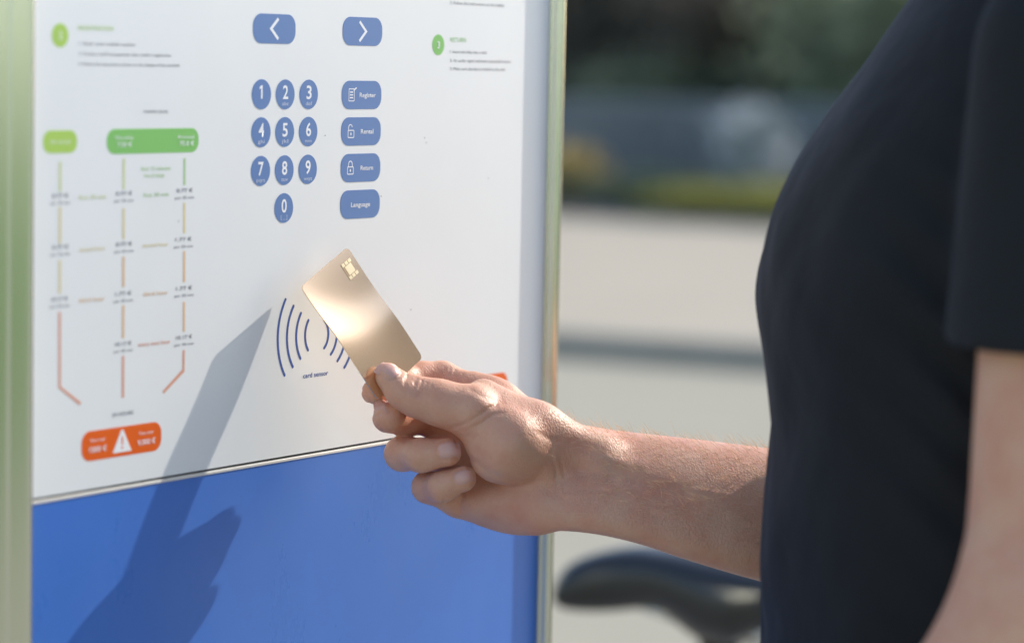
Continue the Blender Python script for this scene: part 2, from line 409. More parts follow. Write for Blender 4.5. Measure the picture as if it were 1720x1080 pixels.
# ------------------------------------------------------------------ terminal
TK = np.array([PO[0], PO[1], 0.0])
T = empty('rental_terminal', tuple(TK), ROT)
tag(T, 'white and blue bicycle rental terminal with keypad and steel frame', 'terminal')
sL = pan(42, 540)[0]; sR = pan(913, 540)[0]; zS = pan(650, 740)[1]
H = 1.98; DEP = .16
box('housing', sL - .008, sR + .008, .004, DEP, .04, H, m_steel, T, .003)
box('base_plate', sL - .03, sR + .03, -.02, DEP + .03, 0.001, .04, m_darkmet, T, .003)
box('white_panel', sL + .0005, sR - .0005, 0, .006, zS + .0012, 1.62, m_white, T)
box('seam_gap', sL + .0005, sR - .0005, .0035, .0055, zS - .0004, zS + .0012, m_gap, T)
box('edge_strip', sL + .0005, sR - .0005, -.0004, .006, zS - .0022, zS - .0004, m_alu, T, .0003)
box('blue_panel', sL + .0005, sR - .0005, .0002, .006, .06, zS - .0022, m_blue, T)
TP, TW = .0098, .0064
def profile(x0, sg):
    pk = .0042
    pts = [(x0, .012), (x0, -.0004)] + [(x0 + sg * (.0006 + (pk - .0006) * t ** 1.15), -.0004 - (TP - .0004) * math.sin(t * math.pi / 2) ** .9) for t in np.linspace(.08, 1, 12)]
    pts += [(x0 + sg * (pk + (TW - pk) * math.sin(a)), -(TP - .0026) - .0026 * math.cos(a)) for a in np.linspace(.25, math.pi / 2, 7)] + [(x0 + sg * TW, .012)]
    bm = bmesh.new(); lo_ = [bm.verts.new((*p, .045)) for p in pts]; hi_ = [bm.verts.new((*p, H - .002)) for p in pts]; n = len(pts)
    bm.faces.new(lo_); bm.faces.new(hi_[::-1])
    for i in range(n): bm.faces.new((lo_[i], lo_[(i + 1) % n], hi_[(i + 1) % n], hi_[i]))
    bmesh.ops.recalc_face_normals(bm, faces=bm.faces)
    o = from_bm('frame_profile', bm, m_steel, T, True); o.data.set_sharp_from_angle(angle=rad(35)); return o
profile(sL, -1); profile(sR, 1)
box('display', sL + .05, sR - .05, -.002, .004, 1.66, 1.9, m_glass, T, .001)
box('display_bezel', sL + .001, sR - .001, 0.0008, .006, 1.6205, H - .01, m_blue, T)
box('roof_cap', sL - .02, sR + .02, -.03, DEP + .02, H, H + .025, m_steel, T, .004)

def rrect(cx, cz, w_, h_, r, seg=8):
    pts = []
    for (sx, sz, a0) in ((1, 1, 0), (-1, 1, 90), (-1, -1, 180), (1, -1, 270)):
        for k in range(seg + 1):
            a = rad(a0 + 90 * k / seg)
            pts.append((cx + sx * (w_ / 2 - r) + r * math.cos(a), cz + sz * (h_ / 2 - r) + r * math.sin(a)))
    return pts
def ellipse(cx, cz, r, seg=40): return [(cx + r * math.cos(k * 2 * math.pi / seg), cz + r * math.sin(k * 2 * math.pi / seg)) for k in range(seg)]
def flat(name, pts, lvl, m, parent):
    """lvl 1 sits on the panel, lvl 2 on a key"""
    bm = bmesh.new(); poly_prism(bm, pts, .0006 if lvl < 2 else -.0001, -.00012 * lvl if lvl < 2 else -.00030)
    return from_bm(name, bm, m, parent)
def key_obj(name, pts, m, parent):
    bm = bmesh.new(); poly_prism(bm, pts, .0006, -.0002)
    return from_bm(name, bm, m, parent)
def text(body, s0, z0, height, width=None, m=m_ink, parent=T, y=-.00016, name='lettering', align='C', bold=0.0):
    cu = bpy.data.curves.new(name, 'FONT'); cu.body = body; cu.size = 1; cu.extrude = 0; cu.offset = bold; cu.resolution_u = 3
    tmp = bpy.data.objects.new('tmp', cu); col.objects.link(tmp)
    dg = bpy.context.evaluated_depsgraph_get(); dg.update()
    me = bpy.data.meshes.new_from_object(tmp.evaluated_get(dg)); bpy.data.objects.remove(tmp); bpy.data.curves.remove(cu)
    n = len(me.vertices); V = np.empty(n * 3, np.float32); me.vertices.foreach_get('co', V); V = V.reshape(-1, 3)
    ksc = height / .70
    w0 = V[:, 0].max() - V[:, 0].min(); kx = (width / w0) if width else ksc * .8
    X = (V[:, 0] - V[:, 0].min()) * kx - (w0 * kx / 2 if align == 'C' else 0)
    Zz = (V[:, 1] - .35) * ksc
    W = np.stack([s0 + X, np.full(n, y), z0 + Zz], 1)
    me.vertices.foreach_set('co', W.ravel().astype(np.float32)); me.update()
    return link(name, me, m, parent)
def pw(px, py, wpx):
    a = pan(px - wpx / 2, py)[0]; b = pan(px + wpx / 2, py)[0]; return b - a
def ptext(body, px, py, wpx, hmm, m=m_ink, parent=T, y=-.00016, bold=.0):
    s, z = pan(px, py); return text(body, s, z, hmm / 1000, pw(px, py, wpx), m, parent, y, bold=bold)

# number keys
cols = [pan(438.3, 222)[0], pan(478.2, 222)[0], pan(517.6, 222)[0]]
rows = [pan(478, 159)[1], pan(478, 222)[1], pan(478, 286)[1], pan(478, 349.5)[1]]
keys = [('1', '', 0, 0), ('2', 'abc', 1, 0), ('3', 'def', 2, 0), ('4', 'ghi', 0, 1), ('5', 'jkl', 1, 1), ('6', 'mno', 2, 1),
        ('7', 'pqrs', 0, 2), ('8', 'tuv', 1, 2), ('9', 'wxyz', 2, 2), ('0', '[ _ ]', 1, 3)]
for dgt, let, c, r in keys:
    s, z = cols[c], rows[r]
    k = key_obj('number_key', ellipse(s, z, .0092), m_key, T); k['label'] = 'round blue key with the number ' + dgt
    if dgt == '1': flat('digit', [(s + .0008, z - .0027), (s + .0008, z + .0055), (s - .0005, z + .0055), (s - .0021, z + .0043), (s - .0021, z + .0030), (s - .0007, z + .0038), (s - .0007, z - .0027)], 2, m_glyph, k)
    else: text(dgt, s, z + .0014, .0082, .0052, m_glyph, k, -.00032, 'digit', bold=.018)
    if let: text(let, s, z - .0056, .0023, .0018 * len(let.replace(' ', '')) + .001, m_keyletters, k, -.00032, 'key_letters')
def stroke(pts, wdt):
    """polyline outline of constant width in (s,z)"""
    p = [np.array(q) for q in pts]; a, b = [], []
    for i in range(len(p)):
        t = p[min(i + 1, len(p) - 1)] - p[max(i - 1, 0)]; t = t / np.linalg.norm(t); nn = np.array([-t[1], t[0]]) * wdt / 2
        if 0 < i < len(p) - 1:
            t1 = p[i] - p[i - 1]; t1 /= np.linalg.norm(t1); c = abs(t1 @ t); nn = nn / max(c, .4)
        a.append(tuple(p[i] + nn)); b.append(tuple(p[i] - nn))
    return a + b[::-1]
def button(px, py, wpx, hpx, lab):
    s, z = pan(px, py); h_ = hpx / FPX * 1.805 * (3392 / (4000 - px)); w_ = pw(px, py, wpx)
    k = key_obj('button', rrect(s, z, w_, h_, h_ * .42, 10), m_key, T); k['label'] = lab; return k, s, z
k, s, z = button(461, 49, 71, 49, 'blue arrow button pointing left')
flat('arrow', stroke([(s + .0035, z + .0062), (s - .0035, z), (s + .0035, z - .0062)], .0020), 2, m_glyph, k)
k, s, z = button(609, 53.5, 66, 47, 'blue arrow button pointing right')
flat('arrow', stroke([(s - .0035, z + .0062), (s + .0035, z), (s - .0035, z - .0062)], .0018), 2, m_glyph, k)
def ring(pts_out, pts_in, name, m, k, lvl=2):
    bm = bmesh.new(); y1 = -.00030
    a = [bm.verts.new((p[0], y1, p[1])) for p in pts_out]; b = [bm.verts.new((p[0], y1, p[1])) for p in pts_in]; n = len(a)
    for i in range(n): bm.faces.new((a[i], a[(i + 1) % n], b[(i + 1) % n], b[i]))
    return from_bm(name, bm, m, k)
def lock(s, z, k, opened):
    ring(rrect(s, z - .0016, .0068, .0052, .0008, 3), rrect(s, z - .0016, .0056, .0040, .0004, 3), 'lock_icon', m_glyph, k)
    dx = .0 if not opened else -.0006
    arc = [(s + dx + .0020 * math.cos(a), z + .0022 + .0022 * math.sin(a)) for a in np.linspace(0 if not opened else .3, math.pi, 9)]
    if not opened: arc = [(s + .0020, z + .001)] + arc
    arc = arc + [(s + dx - .0020, z + .001)]
    flat('lock_icon', stroke(arc, .0006), 2, m_glyph, k)
    flat('lock_icon', rrect(s, z - .0016, .0011, .0018, .0004, 3), 2, m_glyph, k)
k, s, z = button(607.5, 160, 66, 47, 'blue Register button'); ptext('Register', 617, 160, 27, 2.9, m_glyph, k, -.00032, .012)
si = pan(590, 160)[0]
ring(rrect(si, z, .0062, .0082, .0006, 3), rrect(si, z, .0051, .0071, .0003, 3), 'form_icon', m_glyph, k)
for q in (.0018, 0, -.0018): flat('form_icon', rrect(si, z + q, .0034, .0008, .0002, 2), 2, m_glyph, k)
flat('form_icon', stroke([(si + .0022, z + .0028), (si + .0052, z + .0046)], .0009), 2, m_glyph, k)
k, s, z = button(606.5, 221, 66, 47, 'blue Rental button'); ptext('Rental', 616, 221, 21, 2.9, m_glyph, k, -.00032, .012); lock(pan(589, 221)[0], z, k, True)
k, s, z = button(605.7, 282, 66, 47, 'blue Return button'); ptext('Return', 615.5, 282, 21, 2.9, m_glyph, k, -.00032, .012); lock(pan(588, 282)[0], z, k, False)
k, s, z = button(604.8, 343, 66, 47.5, 'blue Language button'); ptext('Language', 605, 343.5, 32, 2.9, m_glyph, k, -.00032, .012)
# contactless symbol
c0s, c0z = pan(532, 567)
def arc_print(px_mid, ymid, px_end, y0, y1):
    s1, z1 = pan(px_mid, ymid); s2, z2 = pan(px_end, y0); s3, z3 = pan(px_end, y1)
    h_ = (z2 - z3) / 2; sag = s2 - s1 if s2 > s1 else s1 - s2; R = (h_ * h_ + sag * sag) / (2 * sag); zc = (z2 + z3) / 2
    sg = 1 if s2 > s1 else -1; cs = s1 + sg * R; A = math.asin(min(1, h_ / R))
    pts = [(cs - sg * R * math.cos(a), zc + R * math.sin(a)) for a in np.linspace(A, -A, 25)]
    wd_ = .0019; out = stroke(pts, wd_)
    n = len(pts); a, b = out[:n], out[n:]
    def capp(p, q, ctr):
        p, q, ctr = map(np.array, (p, q, ctr)); v = p - ctr; ang = math.atan2(v[1], v[0])
        return [tuple(ctr + wd_ / 2 * np.array([math.cos(ang + t), math.sin(ang + t)])) for t in (-np.pi / 4, -np.pi / 2, -3 * np.pi / 4)]
    def capm(p, q, ctr):
        p, ctr = np.array(p), np.array(ctr); v = p - ctr; ang = math.atan2(v[1], v[0])
        return [tuple(ctr + wd_ / 2 * np.array([math.cos(ang - t), math.sin(ang - t)])) for t in (np.pi / 4, np.pi / 2, 3 * np.pi / 4)]
    outl = a + capm(a[-1], b[0], pts[-1]) + b + capm(b[-1], a[0], pts[0])
    flat('sensor_arc', outl, 1, m_inkblue, T)
for m_, e_, a_, b_ in ((466.5, 479.5, 503, 630), (482, 493, 514, 616), (497.5, 505.5, 526, 602), (512.5, 518, 538, 588)):
    arc_print(m_, (a_ + b_) / 2, e_, a_, b_)
for m_, e_, a_, b_ in ((551.5, 545, 538, 584.5), (566, 556.5, 526, 595), (580.5, 568, 513, 606), (594.5, 580, 500, 617)):
    arc_print(m_, (a_ + b_) / 2, e_, a_, b_)
ptext('card sensor', 530, 628.5, 42, 3.0, m_inkblue, bold=.01)
# step circles and instructions
s, z = pan(101, 60); c = flat('step_circle', ellipse(s, z, .0067), 1, m_lime, T); c['label'] = 'yellow green circle with the number 2'
text('2', s, z, .0040, .0024, m_glyph, c, -.0004, 'digit', bold=.01)
s, z = pan(736, 76); c = flat('step_circle', ellipse(s, z, .0069), 1, m_green, T); c['label'] = 'green circle with the number 3'
text('3', s, z, .0046, .0028, m_glyph, c, -.0004, 'digit', bold=.01)
ptext('REGISTRATION', 161, 48, 59, 2.4, m_lime)
ptext('1. Enter your mobile number', 181, 74.5, 95, 1.7); ptext('2. Choose a tariff and payment, then confirm registration', 211, 92, 155, 1.7)
ptext('3. Follow the instructions shown on the display of the terminal', 218, 109, 169, 1.7)
ptext('3. Follow the instructions on the display', 802, 7.5, 91, 1.9); ptext('2. Enter the number of the bike', 793, -6, 72, 1.9)
ptext('RETURN', 769.5, 67.5, 26, 3.0, m_green, bold=-.004)
ptext('1. Insert the bike into a rack', 787, 88, 62, 1.9); ptext('2. An audio signal indicates successful return', 807.5, 103, 102, 1.9)
ptext('3. Make sure the bike is locked in the rack', 803, 116.5, 93, 1.9)
# tariff chart
ptext('TARIFFS (EUR)', 261, 188, 42, 1.6, m_ink)
def pill(px, py, wpx, hpx, m, lab, rr_=.45):
    s, z = pan(px, py); h_ = hpx / FPX * 1.805 * (3392 / (4000 - px)); w_ = pw(px, py, wpx)
    k = flat('tariff_badge', rrect(s, z, w_, h_, h_ * rr_, 8), 1, m, T); k['label'] = lab; return k
k = pill(101, 238.5, 57, 38, m_lime, 'small yellow green tariff badge'); ptext('PAY AS GO', 101, 239, 34, 2.0, m_glyph, k, -.0004)
k = pill(258, 237, 154, 41, m_green, 'wide green tariff badge')
ptext('Monthly', 208.5, 231.5, 30, 2.1, m_glyph, k, -.0004); ptext('7.50 €', 208.5, 243, 24, 2.6, m_glyph, k, -.0004, .01)
ptext('Annual', 311, 230, 28, 2.1, m_glyph, k, -.0004); ptext('75.0 €', 313, 241, 24, 2.6, m_glyph, k, -.0004, .01)
def tline(pts, m, wd_=.0019):
    flat('tariff_line', stroke([pan(*p) for p in pts], wd_), 1, m, T)
for x_, segs in ((101, ((272, 322, 0), (348, 409, 1), (437, 493, 1))), (208, ((267, 318, 0), (350, 402, 1), (431, 482, 2), (513, 568, 2), (598, 668, 3))),
                 (310, ((266, 311, 4), (341, 392, 1), (422, 474, 2), (507, 557, 2)))):
    for a_, b_, c_ in segs: tline([(x_ - (a_ - 270) * .004, a_), (x_ - (b_ - 270) * .004, b_)], m_l[c_])
tline([(100, 524), (100, 650), (135, 678)], m_l[3]); tline([(308.5, 588), (308, 622), (274, 659)], m_l[3])
pr = [(101, 329, '0.77 €'), (208, 325, '0.77 €'), (310, 320, '0.77 €'), (101, 415, '0.77 €'), (208, 410, '0.77 €'), (308, 402, '1.77 €'),
      (100, 502, '10.17 €'), (207, 493, '1.77 €'), (309, 484, '1.77 €'), (207, 577, '10.17 €'), (309, 566, '10.17 €')]
for x_, y_, t_ in pr:
    ptext(t_, x_, y_, 27, 2.2, bold=.005); ptext('per 30 min', x_, y_ + 12, 32, 1.7)
for x_, y_, w_, t_, c_ in ((155, 331, 46, 'first 30 min', 0), (262, 327, 43, 'first 30 min', 4), (262, 283, 50, 'first 15 minutes', 4), (259, 294.5, 34, 'free of charge', 4), (155, 418, 44, 'second hour', 1),
                           (261, 411, 43, 'second hour', 1), (154, 503, 44, 'third hour', 2), (261, 492.5, 42, 'third hour', 2), (259, 576, 54, 'every next hour', 3)):
    ptext(t_, x_, y_, w_, 2.3, m_l[c_], bold=.012)
ptext('24 HOURS', 206, 694.5, 36, 2.3)
def obadge(px, py, lab):
    s, z = pan(px, py); w_, h_ = .0688, .0172
    k = flat('warning_badge', rrect(s, z, w_, h_, h_ * .4, 8), 1, m_orange, T); k['label'] = lab
    flat('warning_triangle', [(s - .0082, z - .0062), (s + .0082, z - .0062), (s + .0008, z + .0068), (s - .0008, z + .0068)], 1.6, m_glyph, k)
    flat('exclamation_mark', rrect(s, z + .0005, .0013, .0048, .0005, 3), 1.9, m_orange, k); flat('exclamation_mark', ellipse(s, z - .0036, .0008, 10), 1.9, m_orange, k)
    text('Fine over', s - .021, z + .0032, .0021, .0125, m_glyph, k, -.0004); text('1000 €', s - .021, z - .0022, .0032, .0145, m_glyph, k, -.0004, bold=.01)
    text('Fine over', s + .021, z + .0032, .0021, .0125, m_glyph, k, -.0004); text('9,000 €', s + .021, z - .0022, .0032, .0155, m_glyph, k, -.0004, bold=.01)
obadge(205, 741, 'orange warning badge at lower left')
s_, z_ = pan(852, 650); obad_z = pan(205, 741)[1]
def obadge_right():
    s, z = pan(852, 640)[0] - .0344, pan(833, 627)[1] - .0086
    k = flat('warning_badge', rrect(s, z, .0688, .0172, .0068, 8), 1, m_orange, T); k['label'] = 'orange badge half hidden behind the hand'
obadge_right()
# panel flecks: little blemishes in the print
for i, (px, py) in enumerate(((546, 228), (716, 240), (713, 232), (640, 330), (300, 372), (690, 520), (820, 300))):
    s, z = pan(px, py); flat('speck', ellipse(s, z, .0004, 8), 1, m_ink, T)

# ------------------------------------------------------------------ card
Z0 = 1.754; CC = P(608, 543, Z0)
def camv(v): return Rv * v[0] - Uv * v[1] + Fv * v[2]
cA = camv(np.array([120, 192, 46.])); cA /= np.linalg.norm(cA)
cB = camv(np.array([-71, 70, -105.])); cB -= cA * (cB @ cA); cB /= np.linalg.norm(cB)
cN = np.cross(cA, cB)
if cN @ Fv > 0: cN = -cN
m_gold = mat('gold_metal', (.92, .66, .42),   .19, .78, bump=(30, .02, .001))
m_contact = mat('chip_metal', (.80, .66, .40), .28, 1.0); m_chipdark = mat('chip_gap', (.30, .21, .13), .45, .7)
card = bpy.data.objects.new('bank_card', None); col.objects.link(card)
tag(card, 'plain gold bank card with a chip held towards the card sensor', 'bank card')
cm = Matrix.Identity(4)
for i in range(3): cm[i][0] = cA[i]; cm[i][1] = cB[i]; cm[i][2] = cN[i]; cm[i][3] = CC[i]
card.matrix_world = cm
def bend(x, y): return .0018 * math.tanh((x + .002 + .35 * y + 9 * y * y) / .015) + .0004 * (y / .027) ** 2
def card_mesh():
    bm = bmesh.new(); r = .0032; hx, hy = .0428, .027; t = .00038
    def lim(x):
        ax = abs(x)
        return hy if ax < hx - r else hy - r + math.sqrt(max(0, r * r - (ax - (hx - r)) ** 2))
    xs = list(np.linspace(-hx + r, hx - r, 41)); e = [r * (1 - math.cos(a)) for a in np.linspace(0, math.pi / 2, 7)][:-1]
    xs = [-hx + q for q in e] + xs + [hx - q for q in e[::-1]]
    ny = 20; top, bot = [], []
    for x in xs:
        L = lim(x); tr_, br_ = [], []
        for j in range(ny + 1):
            y = L * (2 * j / ny - 1); zz = bend(x, y)
            tr_.append(bm.verts.new((x, y, zz + t))); br_.append(bm.verts.new((x, y, zz - t)))
        top.append(tr_); bot.append(br_)
    n = len(xs)
    for i in range(n - 1):
        for j in range(ny):
            bm.faces.new((top[i][j], top[i + 1][j], top[i + 1][j + 1], top[i][j + 1])); bm.faces.new((bot[i][j], bot[i][j + 1], bot[i + 1][j + 1], bot[i + 1][j]))
        for j in (0, ny): bm.faces.new((top[i][j], bot[i][j], bot[i + 1][j], top[i + 1][j]))
    for i in (0, n - 1):
        for j in range(ny): bm.faces.new((top[i][j], top[i][j + 1], bot[i][j + 1], bot[i][j]))
    bmesh.ops.recalc_face_normals(bm, faces=bm.faces)
    o = from_bm('card_body', bm, m_gold, card, True)
    o.data.set_sharp_from_angle(angle=rad(40)); return o
card_mesh()
chx, chy = -.0428 + .0118, -.027 + .0088
zc = bend(chx, chy) + .00038
chip = empty('chip', (chx, chy, zc)); chip.parent = card
def cbox(name, x0, x1, y0, y1, z0, z1, m, bev=0): return box(name, x0, x1, y0, y1, z0, z1, m, chip, bev)
cbox('chip_base', -.0058, .0058, -.0052, .0052, -.0003, .00008, m_chipdark)
cbox('contact_plate', -.0030, .0030, -.0034, .0034, 0, .00020, m_contact, .00006)
for sx in (-1, 1):
    for q in (-.0035, 0, .0035):
        a, b = sorted((sx * .0034, sx * .0056)); cbox('contact_pad', a, b, q - .0014, q + .0014, 0, .00016, m_contact, .00005)

# ------------------------------------------------------------------ implicit body
def h(px, py, dz): return P(px, py, Z0 + dz / 1000)
HN = cN
class Field:
    def __init__(s, xs, ys, zs):
        s.x, s.y, s.z = [np.asarray(a, np.float32) for a in (xs, ys, zs)]
        s.F = np.full((len(xs), len(ys), len(zs)), .05, np.float32)
    def sub(s, lo, hi):
        r = []
        for a, l, h_ in ((s.x, lo[0], hi[0]), (s.y, lo[1], hi[1]), (s.z, lo[2], hi[2])):
            i0 = max(0, int(np.searchsorted(a, l)) - 1); i1 = min(len(a), int(np.searchsorted(a, h_)) + 1)
            r.append(slice(i0, max(i1, i0 + 1)))
        sl_ = tuple(r)
        return sl_, s.x[r[0]][:, None, None], s.y[r[1]][None, :, None], s.z[r[2]][None, None, :]
def smin(a, b, k):
    if k <= 0: return np.minimum(a, b)
    hh = np.maximum(k - np.abs(a - b), 0) / k
    return np.minimum(a, b) - hh * hh * k * .25
def cap_d(X, Y, Z, a, b, ra, rb):
    a = np.asarray(a, float); b = np.asarray(b, float); d = b - a; L2 = float(d @ d)
    t = ((X - a[0]) * d[0] + (Y - a[1]) * d[1] + (Z - a[2]) * d[2]) / L2
    t = np.clip(t, 0, 1)
    q = np.sqrt((X - a[0] - t * d[0]) ** 2 + (Y - a[1] - t * d[1]) ** 2 + (Z - a[2] - t * d[2]) ** 2)
    return (q - (ra + (rb - ra) * t)).astype(np.float32)
def ell_d(X, Y, Z, c, ax, r):
    """ellipsoid with orthonormal axes ax (3 rows) and radii r"""
    v = [(X - c[0]) * a[0] + (Y - c[1]) * a[1] + (Z - c[2]) * a[2] for a in ax]
    k = np.sqrt(sum((q / rr_) ** 2 for q, rr_ in zip(v, r)))
    return ((k - 1) * min(r)).astype(np.float32)
def chain(f, pts, rs, k, kin=.002, pad=.02, root=1):
    """tapered chain; first `root` segments blend by k, the rest nearly sharp"""
    pts = [np.asarray(p, float) for p in pts]
    lo = np.min(pts, 0) - max(rs) - pad; hi = np.max(pts, 0) + max(rs) + pad
    sl_, X, Y, Z = f.sub(lo, hi)
    base = f.F[sl_]; allD = None; rootD = None
    for i in range(len(pts) - 1):
        d = cap_d(X, Y, Z, pts[i], pts[i + 1], rs[i], rs[i + 1])
        allD = d if allD is None else smin(allD, d, kin)
        if i < root: rootD = d if rootD is None else smin(rootD, d, kin)
    out = smin(base, allD, .0012)
    if rootD is not None: out = np.minimum(out, smin(base, rootD, k))
    f.F[sl_] = out
def blob(f, c, ax, r, k):
    c = np.asarray(c, float); m_ = max(r) + .02
    sl_, X, Y, Z = f.sub(c - m_, c + m_)
    f.F[sl_] = smin(f.F[sl_], ell_d(X, Y, Z, c, ax, r), k)
def capsule(f, a, b, ra, rb, k):
    a = np.asarray(a, float); b = np.asarray(b, float); m_ = max(ra, rb) + .03
    sl_, X, Y, Z = f.sub(np.minimum(a, b) - m_, np.maximum(a, b) + m_)
    f.F[sl_] = smin(f.F[sl_], cap_d(X, Y, Z, a, b, ra, rb), k)
def smooth_interp(x, xp, fp):
    xp = np.array(xp, float); fp = np.array(fp, float)
    m_ = np.gradient(fp, xp); x = np.clip(x, xp[0], xp[-1])
    i = np.clip(np.searchsorted(xp, x) - 1, 0, len(xp) - 2); hh = xp[i + 1] - xp[i]; t = (x - xp[i]) / hh
    return (2 * t ** 3 - 3 * t ** 2 + 1) * fp[i] + (t ** 3 - 2 * t ** 2 + t) * hh * m_[i] + (-2 * t ** 3 + 3 * t ** 2) * fp[i + 1] + (t ** 3 - t ** 2) * hh * m_[i + 1]
def surface_nets(f):
    x, y, z, F = f.x, f.y, f.z, f.F
    B = F < 0
    s = B[:-1, :-1, :-1]; anyb = s.copy(); allb = s.copy()
    for dx in (0, 1):
        for dy in (0, 1):
            for dz in (0, 1):
                q = B[dx:B.shape[0] - 1 + dx, dy:B.shape[1] - 1 + dy, dz:B.shape[2] - 1 + dz]
                anyb |= q; allb &= q
    act = anyb & ~allb; I = np.argwhere(act); n = len(I)
    idx = np.full(act.shape, -1, np.int32); idx[act] = np.arange(n, dtype=np.int32)
    acc = np.zeros((n, 3)); cnt = np.zeros(n)
    ax = (x.astype(float), y.astype(float), z.astype(float))
    for a in range(3):
        o1, o2 = [(1, 2), (0, 2), (0, 1)][a]
        for u_ in (0, 1):
            for v_ in (0, 1):
                p = I.copy(); p[:, o1] += u_; p[:, o2] += v_; q = p.copy(); q[:, a] += 1
                fa = F[p[:, 0], p[:, 1], p[:, 2]].astype(float); fb = F[q[:, 0], q[:, 1], q[:, 2]].astype(float)
                mk = (fa < 0) != (fb < 0); t = np.where(mk, fa / np.where(mk, fa - fb, 1), 0)
                pos = np.stack([ax[j][p[:, j]] for j in range(3)], 1)
                pos[:, a] += t * (ax[a][q[:, a]] - ax[a][p[:, a]])
                acc[mk] += pos[mk]; cnt[mk] += 1
    V = acc / cnt[:, None]
    quads = []
    for a in range(3):
        o1, o2 = [(1, 2), (2, 0), (0, 1)][a]
        s0 = [slice(1, -1)] * 3; s0[a] = slice(0, -1); s1 = list(s0); s1[a] = slice(1, None)
        b0, b1 = B[tuple(s0)], B[tuple(s1)]
        for flip, mk in ((False, b0 & ~b1), (True, ~b0 & b1)):
            E_ = np.argwhere(mk)
            if not len(E_): continue
            off = np.ones(3, int); off[a] = 0; E_ = E_ + off
            def g(d1, d2):
                q = E_.copy(); q[:, o1] -= d1; q[:, o2] -= d2; return idx[q[:, 0], q[:, 1], q[:, 2]]
            Q = np.stack([g(1, 1), g(0, 1), g(0, 0), g(1, 0)], 1)
            quads.append(Q[:, ::-1] if flip else Q)
    return V, np.concatenate(quads)
def mesh_from(name, V, Q):
    me = bpy.data.meshes.new(name); me.vertices.add(len(V)); me.vertices.foreach_set('co', V.astype(np.float32).ravel())
    k = Q.shape[1]
    me.loops.add(k * len(Q)); me.loops.foreach_set('vertex_index', Q.astype(np.int32).ravel())
    me.polygons.add(len(Q)); me.polygons.foreach_set('loop_start', np.arange(0, k * len(Q), k, dtype=np.int32))
    me.update(calc_edges=True); me.validate(); me.shade_smooth(); return me
def relax(V, Q, it=2, lam=.5):
    E_ = np.concatenate([Q[:, [0, 1]], Q[:, [1, 2]], Q[:, [2, 3]], Q[:, [3, 0]]]); n = len(V)
    deg = np.bincount(E_[:, 0], minlength=n) + np.bincount(E_[:, 1], minlength=n)
    for _ in range(it):
        for l_ in (lam, -lam * 1.03):
            acc = np.zeros_like(V)
            for j in range(3):
                acc[:, j] = np.bincount(E_[:, 0], V[E_[:, 1], j], n) + np.bincount(E_[:, 1], V[E_[:, 0], j], n)
            V = V + l_ * (acc / deg[:, None] - V)
    return V

# torso loft (world), front outline read from the photo at depth 1.60
TY = 1.60
fr = [(1530, 0), (1440, 130), (1380, 215), (1330, 300), (1297, 380), (1281, 450), (1277, 510), (1284, 570), (1297, 650), (1304, 720), (1300, 780), (1292, 850), (1289, 950), (1290, 1080)]
fz, fx = [], []
for px, py in fr:
    p = P(px, py, TY / 1.0); fz.append(p[2]); fx.append(p[0])
order = np.argsort(fz); fz = np.array(fz)[order]; fx = np.array(fx)[order]
fz = np.concatenate([[.80, .92, 1.0], fz, [fz[-1] + .03, fz[-1] + .06]]); fx = np.concatenate([[.155, .15, .147], fx, [fx[-1] + .02, fx[-1] + .035]])
bz = [.80, .92, 1.0, 1.1, 1.2, 1.3, 1.38, 1.44, 1.50]; bx = [.39, .385, .365, .37, .39, .405, .405, .385, .36]
wz = [.80, .92, 1.0, 1.1, 1.2, 1.3, 1.38, 1.42, 1.46, 1.50]; wy = [.175, .168, .155, .155, .165, .175, .172, .155, .11, .07]
def torso_d(X, Y, Z, off):
    z1 = np.ravel(Z); a = smooth_interp(z1, fz, fx); b = smooth_interp(z1, bz, bx); ww = smooth_interp(z1, wz, wy)
    cx_ = ((a + b) / 2)[None, None, :]; rx_ = ((b - a) / 2 + off)[None, None, :]; ry_ = (ww + off)[None, None, :]
    k = ((np.abs(X - cx_) / rx_) ** 2.3 + (np.abs(Y - TY) / ry_) ** 2.3) ** (1 / 2.3)
    d = (k - 1) * np.minimum(rx_, ry_)
    return d.astype(np.float32)
SHR, SHL = np.array([.305, 1.775, 1.405]), np.array([.292, 1.405, 1.405])
ELR = P(1600, 925, 1.812); ELL = np.array([.270, 1.372, 1.132]); WRL = np.array([.125, 1.375, .925])

def grid(*spans):
    out = []
    for a, b, st in spans: out.append(np.arange(a, b - st * .3, st))
    return np.concatenate(out + [[spans[-1][1]]])
HF = .00105
bf = Field(grid((-.22, -.112, .008), (-.112, .215, HF), (.215, .25, .003), (.25, .62, .008)),
           grid((1.28, 1.68, .007), (1.68, 1.71, .003), (1.71, 1.835, HF), (1.835, 1.86, .003), (1.86, 1.95, .009)),
           grid((-.01, .78, .011), (.78, .93, .005), (.93, 1.05, .009), (1.05, 1.235, HF), (1.235, 1.26, .003), (1.26, 1.84, .008)))
